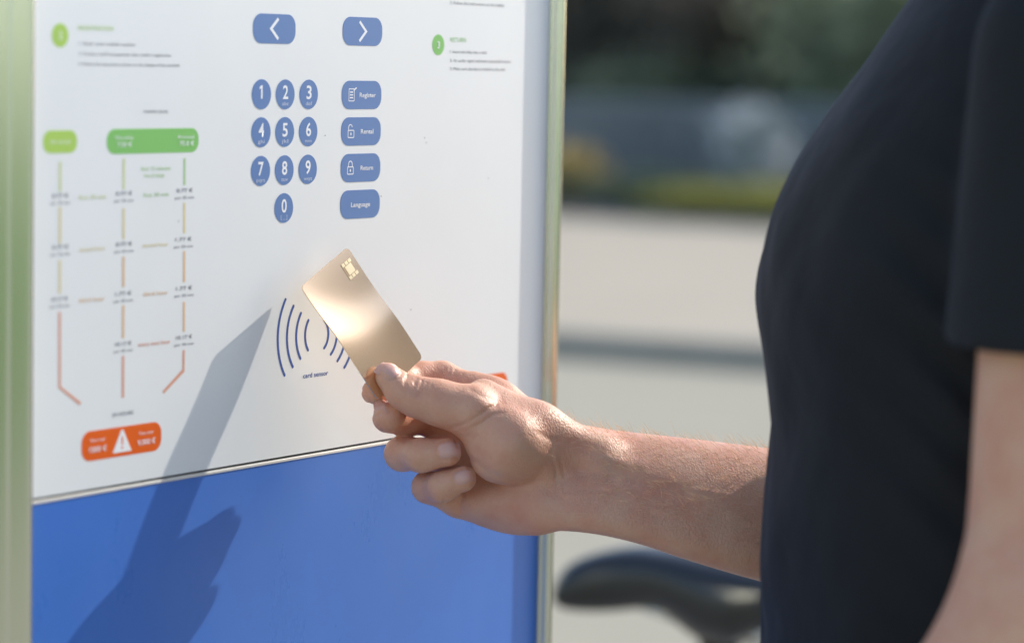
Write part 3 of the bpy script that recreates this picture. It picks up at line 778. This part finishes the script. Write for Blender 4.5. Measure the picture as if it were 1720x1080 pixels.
# palm + forearm loft along x in camera axes
hx_ = [745, 780, 820, 860, 900, 945, 1000, 1060, 1150, 1290, 1420, 1600]
tp = [668, 650, 643, 657, 684, 713, 720, 727.5, 737.5, 754.5, 772, 820]
bt = [842, 868, 886, 894, 890, 888, 893, 906, 935, 975, 1003, 1010]
dc = [36, 34, 30, 23, 16, 12, 11, 12, 16, 24, 34, 56]
skw = [2, 3, 6, 10, 15, 18, 20, 21, 22, 22, 14, 4]
bd = [9, 10, 12.5, 15.5, 18, 19, 21, 23.5, 28, 33, 36, 38]
xc = [(a - CXP) / FPX * (Z0 + d / 1000) for a, d in zip(hx_, dc)]
yt = [(a - CYP) / FPX * (Z0 + d / 1000) for a, d in zip(tp, dc)]; yb = [(a - CYP) / FPX * (Z0 + d / 1000) for a, d in zip(bt, dc)]
def forearm(f):
    lo = np.min([h(700, 600, -60), h(1640, 1040, 130), h(700, 1040, 130), h(1640, 600, -60)], 0) - .01
    hi = np.max([h(700, 600, -60), h(1640, 1040, 130), h(700, 1040, 130), h(1640, 600, -60)], 0) + .01
    sl_, X, Y, Z = f.sub(lo, hi)
    dx, dy, dz = X - CAM[0], Y - CAM[1], Z - CAM[2]
    u = (dx * Rv[0] + dy * Rv[1] + dz * Rv[2]).astype(np.float32); v = -(dx * Uv[0] + dy * Uv[1] + dz * Uv[2]); w_ = dx * Fv[0] + dy * Fv[1] + dz * Fv[2] - Z0
    tab = np.linspace(xc[0], xc[-1], 400)
    def L(arr): return np.interp(u, tab, smooth_interp(tab, xc, arr)).astype(np.float32)
    T_, B_, D_, b_ = L(yt), L(yb), L([q / 1000 for q in dc]), L([q / 1000 for q in bd])
    a_ = (B_ - T_) / 2; c_ = (B_ + T_) / 2
    D_ = D_ + L([q / 1000 for q in skw]) * np.clip((c_ - v) / a_, -1.2, 1.2)
    k = ((np.abs(v - c_) / a_) ** 2.05 + (np.abs(w_ - D_) / b_) ** 2.05) ** (1 / 2.05)
    d = (k - 1) * np.minimum(a_, b_)
    end = np.maximum(xc[0] - u, u - xc[-1])
    d = np.where(end > 0, np.sqrt(np.maximum(d, 0) ** 2 + end ** 2), d).astype(np.float32)
    # round the knuckle end
    d = smax(d, (xc[0] + .004 - u), .014)
    f.F[sl_] = smin(f.F[sl_], d.astype(np.float32), .001)
def smax(a, b, k): return -smin(-a, -b, k)
forearm(bf)
# thumb base, thumb, fingers : (px, py, dz mm, r mm)
def ch(lst, k, kin=.004, root=1):
    chain(bf, [h(a, b, c) for a, b, c, r in lst], [r / 1000 for *_, r in lst], k, kin, root=root)
capsule(bf, h(803, 700, -5), h(850, 746, -4), .0150, .0232, .004); capsule(bf, h(850, 746, -4), h(905, 770, 3), .0232, .0175, .010)      # thenar
capsule(bf, h(812, 668, 10), h(905, 716, 8), .0120, .0118, .012); capsule(bf, h(905, 716, 8), h(1000, 768, 12), .0118, .0135, .016)       # metacarpal of the thumb
capsule(bf, h(805, 842, 20), h(905, 850, 6), .0110, .0158, .008)     # hypothenar
capsule(bf, h(828, 665, 34), h(890, 702, 26), .0085, .0085, .008)     # second metacarpal ridge
THUMB = [(652, 632, -9.8, 8.3), (672, 655, -8.5, 9.1), (700, 667, -7, 10.0), (737, 676, -7, 10.7), (788, 690, -7, 13.2)]
INDEX = [(836, 677, 33, 11.8), (790, 655, 38, 10.4), (742, 636, 43, 10.6), (708, 634, 37.5, 9.6), (675, 640, 25.4, 9.4), (628, 658, 2.6, 8.0)]
MIDDLE = [(830, 715, 34, 13), (722, 704, 37, 10.2), (680, 705, 18, 9.8), (651, 701, -2, 9.7)]
RING = [(800, 768, 33, 12.5), (738, 762, 34, 10.4), (675, 762, 15, 10.2), (708, 765, -4, 9.8), (751, 759, -7.5, 9.0)]
PINKY = [(800, 832, 27, 11.5), (768, 838, 27, 10.6), (718, 818, 15, 9.2), (743, 817, -1, 9.2), (778, 804, -4.5, 8.2)]

for sg in (1, -1):
    ch([(a + (0 if i else 0), b - sg * (5.5 if i > 0 else 3.5), c + sg * (3.6 if i > 0 else 2.2), r_ * (.86 if i > 0 else .9)) for i, (a, b, c, r_) in enumerate(THUMB)][::-1], .010, .006, 2)
ch([(a, b, c, r_ * .95) for a, b, c, r_ in THUMB][::-1], .010, .006, 2); ch(INDEX, .008, .005, 1); ch(MIDDLE, .006, .005, 1); ch(RING, .006, .005, 1); ch(PINKY, .006, .005, 2)
# upper arms, torso, neck, head, legs
capsule(bf, ELR, SHR, .042, .052, .02)
capsule(bf, ELL + np.array([0, 0, -.005]), SHL, .043, .053, .02)
capsule(bf, ELL, WRL, .044, .028, .02)
LH = [np.array(q) for q in ((.098, 1.377, .890), (.072, 1.38, .858))]
capsule(bf, WRL, LH[0], .027, .028, .01)
for i, dy in enumerate((-.027, -.009, .009, .027)):
    ch_ = [LH[0] + (0, dy * .8, 0), LH[1] + (-.008, dy, -.02), LH[1] + (-.004, dy, -.045 - (.006 if i in (1, 2) else 0))]
    chain(bf, ch_, [.011, .009, .0075], .006, .004)
chain(bf, [WRL + (-.01, .01, -.02), LH[0] + (-.03, .02, -.02), LH[0] + (-.04, .018, -.05)], [.013, .011, .009], .008, .004)
sl_, X, Y, Z = bf.sub((.1, 1.35, .82), (.45, 1.85, 1.50))
td = smax(torso_d(X, Y, Z, -.012), (Z - 1.485) + 0 * X + 0 * Y, .02); td = smax(td, (.83 - Z) + 0 * X + 0 * Y, .02)
bf.F[sl_] = smin(bf.F[sl_], td, .006)
capsule(bf, (.305, 1.60, 1.42), (.275, 1.60, 1.56), .062, .055, .03)
E3 = np.eye(3)
blob(bf, (.268, 1.60, 1.69), E3, (.098, .076, .115), .02)
blob(bf, (.215, 1.60, 1.605), E3, (.045, .045, .035), .03)            # jaw
capsule(bf, (.172, 1.60, 1.70), (.152, 1.60, 1.665), .008, .013, .012)   # nose
blob(bf, (.178, 1.60, 1.635), E3, (.012, .026, .009), .008)             # mouth
for sy in (-1, 1):
    blob(bf, (.275, 1.60 + sy * .078, 1.675), E3, (.018, .008, .030), .005)   # ears
    capsule(bf, (.29, 1.60 + sy * .09, .90), (.28, 1.60 + sy * .10, .50), .078, .050, .03)
    capsule(bf, (.28, 1.60 + sy * .10, .50), (.30, 1.60 + sy * .11, .08), .050, .036, .02)
    capsule(bf, (.30, 1.60 + sy * .11, .06), (.16, 1.60 + sy * .13, .035), .035, .030, .02)
blob(bf, (.275, 1.60, .89), E3, (.10, .14, .08), .03)

# creases pressed into the skin: polyline px, depth mm, width mm, dz limit
def crease(pts, dep, wid, lim=60, lo=-60):
    pts = [(a, b) for a, b in pts]
    mn = np.min(pts, 0) - 12; mx = np.max(pts, 0) + 12
    cs = [h(a, b, c) for a in (mn[0], mx[0]) for b in (mn[1], mx[1]) for c in (lo, lim)]
    sl_, X, Y, Z = bf.sub(np.min(cs, 0), np.max(cs, 0))
    dx, dy, dz = X - CAM[0], Y - CAM[1], Z - CAM[2]
    w_ = dx * Fv[0] + dy * Fv[1] + dz * Fv[2]
    u = (dx * Rv[0] + dy * Rv[1] + dz * Rv[2]) / w_ * FPX + CXP; v = -(dx * Uv[0] + dy * Uv[1] + dz * Uv[2]) / w_ * FPX + CYP
    best = None
    for i in range(len(pts) - 1):
        (ax_, ay_), (bx_, by_) = pts[i], pts[i + 1]; ex, ey = bx_ - ax_, by_ - ay_
        t = np.clip(((u - ax_) * ex + (v - ay_) * ey) / (ex * ex + ey * ey), 0, 1)
        q = np.sqrt((u - ax_ - t * ex) ** 2 + (v - ay_ - t * ey) ** 2) / 2.68
        best = q if best is None else np.minimum(best, q)
    g = dep / 1000 * np.exp(-(best / wid) ** 2) * ((w_ - Z0) * 1000 < lim) * ((w_ - Z0) * 1000 > lo)
    f0 = bf.F[sl_]; bf.F[sl_] = f0 + np.where(np.abs(f0) < .006, g, 0).astype(np.float32)
crease([(757, 719), (780, 712), (795, 704), (808, 695), (823, 684), (834, 681)], 1.0, 1.0, 8)
crease([(790, 722), (812, 708), (826, 698), (838, 694)], .55, 1.1, 8)
crease([(783, 732), (800, 724), (818, 712)], .35, 1.0, 8)
crease([(765, 745), (785, 765), (807, 784), (837, 801), (870, 808)], .9, 1.6, 22)
crease([(790, 655), (815, 668), (845, 678)], .5, 1.6, 30)
for a, b in (((684, 630), (679, 646)), ((700, 636), (694, 654)), ((709, 640), (702, 668)), ((717, 643), (709, 662))):
    crease([a, b], .75, .75, 5)
for a, b in (((748, 618), (743, 628)), ((743, 628), (735, 648)), ((764, 620), (762, 634)), ((778, 628), (768, 646)), ((756, 618), (755, 630))):
    crease([a, b], .7, .8, 60, 18)
crease([(747, 836), (742, 853)], .9, .8, 40); crease([(777, 826), (773, 850), (772, 868)], .9, .8, 40)
crease([(905, 728), (925, 738), (938, 742)], .4, 1.6, 20); crease([(930, 822), (900, 800), (880, 790)], .35, 2.5, 20)
crease([(975, 792), (1060, 806), (1150, 830)], 1.3, 4.0, 25); crease([(960, 760), (1010, 770), (1080, 780)], -.7, 3.5, 25)
crease([(700, 745), (702, 783)], .28, 1.3, 10); crease([(708, 744), (711, 785)], .3, 1.1, 10); crease([(716, 746), (719, 783)], .22, 1.2, 10)
crease([(736, 795), (741, 832)], .28, 1.1, 10); crease([(743, 794), (748, 830)], .25, 1.1, 10)
crease([(795, 738), (812, 728), (828, 716)], .4, .9, 8); crease([(800, 716), (818, 703), (830, 697), (846, 694)], .5, .8, 8)
crease([(776, 724), (790, 718), (803, 711)], .5, .8, 8); crease([(815, 742), (835, 726)], .3, 1, 8)
crease([(668, 648), (664, 660)], .3, .8, 5); crease([(725, 648), (719, 668)], .45, .8, 5)
crease([(860, 800), (905, 815), (935, 835)], .4, 2.0, 15); crease([(925, 760), (934, 790), (936, 830)], .5, 1.3, 15); crease([(940, 765), (948, 800), (948, 840)], .35, 1.3, 15)
crease([(955, 832), (1000, 828), (1060, 838), (1120, 862), (1190, 872)], -.45, 1.5, 25); crease([(1060, 838), (1110, 826), (1180, 822), (1250, 835)], -.35, 1.4, 25)

# nails -----------------------------------------------------------------
def nrm(v): v = np.asarray(v, float); return v / np.linalg.norm(v)
nails = []
def nail(tip, prev, r, dors, wid, length, back):
    """tip centre, previous joint, radius, dorsal direction; bed pressed in, plate returned"""
    t = nrm(tip - prev); d = nrm(dors - t * (np.asarray(dors) @ t)); b = np.cross(t, d)
    c = tip + t * (r * .45 - back)
    m_ = .02; sl_, X, Y, Z = bf.sub(c - m_, c + m_)
    vx, vy, vz = X - tip[0], Y - tip[1], Z - tip[2]
    T_ = vx * t[0] + vy * t[1] + vz * t[2]; D_ = vx * d[0] + vy * d[1] + vz * d[2]; B_ = vx * b[0] + vy * b[1] + vz * b[2]
    tc_ = float((c - tip) @ t)
    q = np.maximum(np.abs((T_ - tc_)) / (length / 2), np.abs(B_) / (wid / 2))
    q = (np.abs((T_ - tc_) / (length / 2)) ** 4 + np.abs(B_ / (wid / 2)) ** 4) ** .25
    g = .0009 * np.exp(-((q - 1.04) / .11) ** 2) * (D_ > 0) + .00015 * (q < 1) * (D_ > 0)
    f0 = bf.F[sl_]; bf.F[sl_] = f0 + np.where(np.abs(f0) < .004, g, 0).astype(np.float32)
    nails.append((tip, t, d, b, tc_, r, wid, length))
tips = {n: (h(*L[-1][:3]), h(*L[-2][:3]), L[-1][3] / 1000) for n, L in (('t', THUMB[::-1]), ('m', MIDDLE), ('r', RING), ('p', PINKY))}
nail(*tips['t'], camv(np.array([.30, -.66, -.69])), .0130, .0130, .0010)
nail(*tips['m'], camv(np.array([-.6, -.62, -.5])), .0120, .0120, .0012)
nail(*tips['r'], camv(np.array([-.1, -.22, -1])), .0112, .0125, .0015)
nail(*tips['p'], camv(np.array([.0, -.22, -1])), .0098, .0110, .0015)

V, Q = surface_nets(bf); V = relax(V, Q, 2)
body_me = mesh_from('person', V, Q)
person = link('person', body_me, m_skin, None)
tag(person, 'person in a black t-shirt reaching out a hand with a gold card', 'person')
FN = None
def field_at(p):
    i = [int(np.clip(np.searchsorted(a, q) - 1, 0, len(a) - 2)) for a, q in zip((bf.x, bf.y, bf.z), p)]
    t = [(q - a[k]) / (a[k + 1] - a[k]) for a, q, k in zip((bf.x, bf.y, bf.z), p, i)]
    r = 0
    for dx in (0, 1):
        for dy in (0, 1):
            for dz in (0, 1):
                r += bf.F[i[0] + dx, i[1] + dy, i[2] + dz] * (t[0] if dx else 1 - t[0]) * (t[1] if dy else 1 - t[1]) * (t[2] if dz else 1 - t[2])
    return float(r)
for tip, t, d, b, tc_, r, wid, length in nails:
    # nail plate shrink-wrapped on the finger: march from outside to the skin
    nu, nv = 12, 10; g = [[None] * (nv + 1) for _ in range(nu + 1)]; bm = bmesh.new()
    for i in range(nu + 1):
        for j in range(nv + 1):
            uu = (i / nu * 2 - 1); vv = (j / nv * 2 - 1)
            # squircle mapping so that the plate has rounded ends
            uu2 = uu * math.sqrt(1 - .28 * vv * vv); vv2 = vv * math.sqrt(1 - .28 * uu * uu)
            o_ = tip + t * (tc_ + uu2 * length / 2 * 1.0) + b * (vv2 * wid / 2 * .98)
            s_ = r * 1.22
            for _ in range(40):
                fv = field_at(o_ + d * s_)
                if fv < .00002: break
                s_ -= max(fv * .8, .00005)
                if s_ < 0: break
            edge = max(abs(uu), abs(vv))
            g[i][j] = bm.verts.new(o_ + d * (s_ + .00042 * (1 - edge ** 6) - .0001))
    for i in range(nu):
        for j in range(nv): bm.faces.new((g[i][j], g[i + 1][j], g[i + 1][j + 1], g[i][j + 1]))
    bmesh.ops.recalc_face_normals(bm, faces=bm.faces)
    from_bm('fingernail', bm, m_nail, person, True)

# arm hair ----------------------------------------------------------------
nv = len(body_me.vertices); NO = np.empty(nv * 3, np.float32); body_me.vertices.foreach_get('normal', NO); NO = NO.reshape(-1, 3)
g = np.random.default_rng(5)
rel = V - CAM; zc_ = rel @ Fv; pxv = rel @ Rv / zc_ * FPX + CXP
prob = np.clip((NO[:, 2] - .05) * 1.8, 0, 1) * np.clip((pxv - 905) / 120, 0, 1) * (pxv < 1420) * (V[:, 1] > 1.68)
prob *= np.where(zc_ < Z0 + .03, 1, .8)
cand = np.flatnonzero(g.random(nv) < prob * .085)
armdir = nrm(h(945, 800, 12) - h(1290, 865, 24))
hv, hf = [], []
for i in cand:
    n_ = NO[i]; p = V[i]
    lean = nrm(armdir * g.uniform(.5, 1.1) + np.array([0, 0, -1.0]) * g.uniform(-.1, .5) * (1 if n_[1] < 0 else -.3) + g.normal(size=3) * .22)
    L = g.uniform(.004, .009); rr0 = .00009
    side = nrm(np.cross(lean, n_) + 1e-6); s2 = nrm(np.cross(side, lean))
    b0 = len(hv)
    for k, (tt, rk) in enumerate(((0, 1), (.5, .8), (1, .25))):
        c = p - n_ * .0003 + n_ * (L * .55 * math.sin(tt * 1.5)) + lean * (L * tt)
        for q in range(3):
            a = q * 2.094; hv.append(c + (side * math.cos(a) + s2 * math.sin(a)) * rr0 * rk)
    for k in range(2):
        for q in range(3):
            hf.append((b0 + k * 3 + q, b0 + k * 3 + (q + 1) % 3, b0 + k * 3 + 3 + (q + 1) % 3, b0 + k * 3 + 3 + q))
o = link('arm_hair', mesh_from('arm_hair', np.array(hv), np.array(hf)), m_hairarm, person); o['kind'] = 'stuff'
print('body verts', nv, 'hairs', len(cand))
del bf.F

# shirt ------------------------------------------------------------------
sf = Field(grid((.06, .50, .004)), grid((1.29, 1.92, .0045)), grid((.82, 1.53, .0045)))
sl_ = (slice(None),) * 3; X, Y, Z = sf.x[:, None, None], sf.y[None, :, None], sf.z[None, None, :]
d = torso_d(X, Y, Z, 0)
d = smin(d, ell_d(X, Y, Z, (.315, 1.60, 1.435), E3, (.055, .15, .04)), .02)
d = smax(d, (.865 - Z) + 0 * X + 0 * Y, .006); d = smax(d, (Z - 1.475) + 0 * X + 0 * Y, .006)
def nz(X, Y, Z, s): return np.sin(X * s + 1.3 * np.sin(Z * s * .7)) * np.sin(Y * s * .9 + 2 * np.sin(X * s * .4)) * np.sin(Z * s * .8 + 1.7)
fd = np.exp(-((X - .235) / .045) ** 2) * np.exp(-((Z - 1.24) / .10) ** 2) * (Y < 1.5)
d = d + (.0030 * fd * np.sin((Z * 1.0 + X * .9) * 170)).astype(np.float32)
fd2 = np.exp(-((Z - .99) / .07) ** 2); d = d + (.0028 * fd2 * np.sin((Z + .25 * X + .15 * np.sin(Y * 9)) * 120)).astype(np.float32)
d = d + (.0022 * nz(X, Y, Z, 42) + .0010 * nz(Y, Z, X, 83)).astype(np.float32) * np.clip((1.45 - Z) * 10, 0, 1)
sleeves = None
for SH, EL, f1 in ((SHL, ELL, .60), (SHR, ELR, .60)):
    dirn = nrm(EL - SH); L = np.linalg.norm(EL - SH); hem = SH + dirn * ((.142 if SH is SHL else L * .56))
    s_ = cap_d(X, Y, Z, SH, SH + dirn * L, .0640, .0650)
    pl = (X - hem[0]) * 0 + (Y - hem[1]) * 0 - (Z - hem[2])
    s_ = smax(s_, pl.astype(np.float32), .003)
    arm = cap_d(X, Y, Z, SH, EL + dirn * .01, .0560, .0540)
    gate = np.clip((pl + .04) / .04, 0, 1)
    s_ = np.where(pl > -.045, np.maximum(s_, -arm), s_)
    sleeves = s_ if sleeves is None else np.minimum(sleeves, s_)
d = smin(d, sleeves, .014)
# neck opening
nk = cap_d(X, Y, Z, (.305, 1.60, 1.44), (.275, 1.60, 1.56), .070, .064)
d = np.maximum(d, -nk)
sf.F = d.astype(np.float32)
V2, Q2 = surface_nets(sf); V2 = relax(V2, Q2, 3)
shirt = link('t_shirt', mesh_from('t_shirt', V2, Q2), m_shirt, person)
# trousers, shoes, hair
tf = Field(grid((.10, .45, .008)), grid((1.38, 1.84, .008)), grid((.02, 1.02, .01)))
for sy in (-1, 1):
    capsule(tf, (.285, 1.60 + sy * .085, .90), (.28, 1.60 + sy * .10, .50), .098, .072, .03)
    capsule(tf, (.28, 1.60 + sy * .10, .50), (.30, 1.60 + sy * .11, .10), .072, .060, .02)
blob(tf, (.275, 1.60, .91), E3, (.130, .168, .095), .04)
X, Y, Z = tf.x[:, None, None], tf.y[None, :, None], tf.z[None, None, :]
tf.F = smin(tf.F, np.maximum(torso_d(X, Y, Z, -.006), .80 - Z), .02)
tf.F = np.maximum(tf.F, np.maximum(.07 - Z, Z - .955) + 0 * X + 0 * Y)
link('trousers', mesh_from('trousers', *surface_nets(tf)), m_jeans, person)
for sy in (-1, 1):
    ff = Field(grid((.06, .40, .007)), grid((1.60 + sy * .12 - .09, 1.60 + sy * .12 + .09, .007)), grid((-.01, .14, .007)))
    capsule(ff, (.31, 1.60 + sy * .11, .06), (.15, 1.60 + sy * .13, .045), .045, .040, .02)
    X, Y, Z = ff.x[:, None, None], ff.y[None, :, None], ff.z[None, None, :]
    ff.F = np.maximum(ff.F, .0015 - Z + 0 * X + 0 * Y); link('shoe', mesh_from('shoe', *surface_nets(ff)), m_shoe, person)
gf = Field(grid((.12, .42, .006)), grid((1.48, 1.72, .006)), grid((1.55, 1.86, .006)))
blob(gf, (.275, 1.60, 1.70), E3, (.105, .086, .122), .01)
X, Y, Z = gf.x[:, None, None], gf.y[None, :, None], gf.z[None, None, :]
gf.F = np.maximum(gf.F, (1.745 - Z) - np.clip((X - .20) * 1.6, 0, .13) + 0 * Y).astype(np.float32) + .002 * nz(X, Y, Z, 160).astype(np.float32)
link('hair', mesh_from('hair', *surface_nets(gf)), m_hair, person)
for sy in (-1, 1):
    bm = bmesh.new(); bmesh.ops.create_uvsphere(bm, u_segments=16, v_segments=10, radius=.0115, matrix=Matrix.Translation((.187, 1.60 + sy * .031, 1.695)))
    from_bm('eye', bm, m_eye, person, True)

# ------------------------------------------------------------------ bicycle behind
BZ = 3.0
sp = P(1205, 1040, BZ)
bike = empty('bicycle', (sp[0], sp[1], 0)); tag(bike, 'parked bicycle with a glossy black saddle behind the outstretched arm', 'bicycle')
def saddle_mesh():
    # sections along x (nose at left): px, top, bottom, half-width m
    sec = [(928, 995, 1003, .010), (933, 975, 1016, .018), (950, 948, 1024, .023), (985, 930, 1027, .026), (1030, 919, 1027, .030), (1075, 913, 1020, .040), (1110, 915, 1022, .052),
           (1145, 915, 1052, .066), (1180, 918, 1078, .078), (1220, 921, 1086, .088), (1262, 926, 1060, .092), (1300, 930, 1044, .092), (1330, 936, 1028, .084), (1345, 950, 1010, .06), (1350, 970, 990, .02)]
    bm = bmesh.new(); rings = []; N = 20
    for px, t_, b_, hw in sec:
        a = P(px, t_, BZ); b = P(px, b_, BZ); x = a[0] - sp[0]; zt, zb = a[2], b[2]; zm = zt - (zt - zb) * .45
        rg = []
        for k in range(N):
            an = 2 * math.pi * k / N; cy, sz = math.cos(an), math.sin(an)
            yy = hw * math.copysign(abs(cy) ** .8, cy); zz = zm + (zt - zm) * max(sz, 0) ** .9 + (zm - zb) * min(sz, 0)
            rg.append(bm.verts.new((x, yy, zz)))
        rings.append(rg)
    for i in range(len(rings) - 1):
        for k in range(N): bm.faces.new((rings[i][k], rings[i][(k + 1) % N], rings[i + 1][(k + 1) % N], rings[i + 1][k]))
    bm.faces.new(rings[0]); bm.faces.new(rings[-1][::-1]); bmesh.ops.recalc_face_normals(bm, faces=bm.faces)
    o = from_bm('saddle', bm, m_saddle, bike, True); md = o.modifiers.new('sub', 'SUBSURF'); md.levels = md.render_levels = 2; return o
sad = saddle_mesh()
zt = P(1205, 1045, BZ)[2]
tube_obj('seat_clamp', [(0, -.03, zt - .012), (0, .03, zt - .012)], .022, m_darkmet, bike)
tube_obj('seat_clamp', [(0, 0, zt + .02), (.005, 0, zt - .03)], [.034, .020], m_darkmet, bike)
for sy in (-.022, .022): tube_obj('saddle_rail', [(-.11, sy * .4, zt + .028), (-.05, sy, zt + .008), (.04, sy, zt - .020), (.085, sy * 1.8, zt + .0)], .0042, m_chrome, bike, 8)
for sy in (-.05, .05):
    pts = [(.062 + .015 * math.cos(t), sy + .015 * math.sin(t), zt - .03 + t * .0017) for t in np.linspace(0, 26, 70)]
    tube_obj('saddle_spring', pts, .0028, m_chrome, bike, 6)
tube_obj('seat_post', [(.004, 0, zt - .025), (.045, 0, zt - .22)], .0135, m_chrome, bike)
bb = (-.13 + .26, 0, .29)
bb = (.115, 0, .29) if False else (.13, 0, .29)
tube_obj('bike_frame', [(.045, 0, zt - .2), (.09, 0, .42), bb], .019, m_bikeframe, bike)
bmf = bmesh.new()
for pts, r in (([bb, (-.22, 0, .42), (-.47, 0, .72)], .024), ([(-.47, 0, .70), (-.445, 0, .84)], .022), ([bb, (.54, .05, .33)], .011), ([bb, (.54, -.05, .33)], .011),
               ([(.06, 0, zt - .26), (.54, .055, .335)], .009), ([(.06, 0, zt - .26), (.54, -.055, .335)], .009)):
    tube(bmf, pts, r, 10)
bmesh.ops.recalc_face_normals(bmf, faces=bmf.faces); from_bm('bike_frame', bmf, m_bikeframe, bike, True)
bmf = bmesh.new()
for sy in (-.055, .055): tube(bmf, [(-.47, sy * .5, .69), (-.50, sy, .6), (-.585, sy, .33)], .012, 8)
bmesh.ops.recalc_face_normals(bmf, faces=bmf.faces); from_bm('fork', bmf, m_darkmet, bike, True)
tube_obj('handlebar', [(-.36, -.29, 1.02), (-.40, -.18, 1.03), (-.43, 0, 1.0), (-.40, .18, 1.03), (-.36, .29, 1.02)], .012, m_chrome, bike)
tube_obj('handlebar_stem', [(-.448, 0, .83), (-.43, 0, 1.0)], .014, m_chrome, bike)
for sy in (-1, 1): tube_obj('grip', [(-.345, sy * .33, 1.02), (-.37, sy * .22, 1.027)], .017, m_rubber, bike)
def wheel(cx_):
    wroot = empty('wheel', (cx_, 0, .335)); wroot.parent = bike
    def torus(name, R, r, m):
        bm = bmesh.new(); n1, n2 = 48, 10; vs = []
        for i in range(n1):
            a = 2 * math.pi * i / n1
            vs.append([bm.verts.new(((R + r * math.cos(b)) * math.cos(a), r * math.sin(b), (R + r * math.cos(b)) * math.sin(a))) for b in np.linspace(0, 2 * math.pi, n2, endpoint=False)])
        for i in range(n1):
            for j in range(n2): bm.faces.new((vs[i][j], vs[(i + 1) % n1][j], vs[(i + 1) % n1][(j + 1) % n2], vs[i][(j + 1) % n2]))
        bmesh.ops.recalc_face_normals(bm, faces=bm.faces)
        return from_bm(name, bm, m, wroot, True)
    torus('tyre', .315, .02, m_rubber); torus('rim', .292, .009, m_chrome)
    bm = bmesh.new(); tube(bm, [(0, -.045, 0), (0, .045, 0)], .02, 12)
    for i in range(28):
        a = 2 * math.pi * i / 28; tube(bm, [(.018 * math.cos(a), (.03 if i % 2 else -.03), .018 * math.sin(a)), (.29 * math.cos(a + .2), 0, .29 * math.sin(a + .2))], .0011, 4)
    from_bm('spokes', bm, m_chrome, wroot)
wheel(.54); wheel(-.585)
bm = bmesh.new()
for cx_, a0, a1 in ((.54, 10, 190), (-.585, 20, 160)):
    prev = None
    for a in np.linspace(rad(a0), rad(a1), 24):
        q = [bm.verts.new((cx_ + .35 * math.cos(a), yy, .335 + .35 * math.sin(a) - (0 if abs(yy) < .02 else .008))) for yy in (-.03, 0, .03)]
        if prev:
            for k in range(2): bm.faces.new((prev[k], q[k], q[k + 1], prev[k + 1]))
        prev = q
o = from_bm('mudguard', bm, m_darkmet, bike, True); md = o.modifiers.new('s', 'SOLIDIFY'); md.thickness = .002
tube_obj('crank', [(bb[0], -.06, bb[2]), (bb[0], .06, bb[2])], .012, m_chrome, bike)
bm = bmesh.new(); tube(bm, [(bb[0], -.05, bb[2]), (bb[0], -.044, bb[2])], .085, 32); from_bm('chainring', bm, m_darkmet, bike)
for s_ in (-1, 1):
    tube_obj('crank_arm', [(bb[0], s_ * .062, bb[2]), (bb[0] + s_ * .12, s_ * .07, bb[2] - s_ * .12)], .009, m_chrome, bike)
    box('pedal', bb[0] + s_ * .12 - .045, bb[0] + s_ * .12 + .045, min(s_ * .08, s_ * .16), max(s_ * .08, s_ * .16), bb[2] - s_ * .12 - .01, bb[2] - s_ * .12 + .01, m_rubber, bike, .003)
tube_obj('kickstand', [(.2, .03, .3), (.26, .14, .004)], .008, m_darkmet, bike)
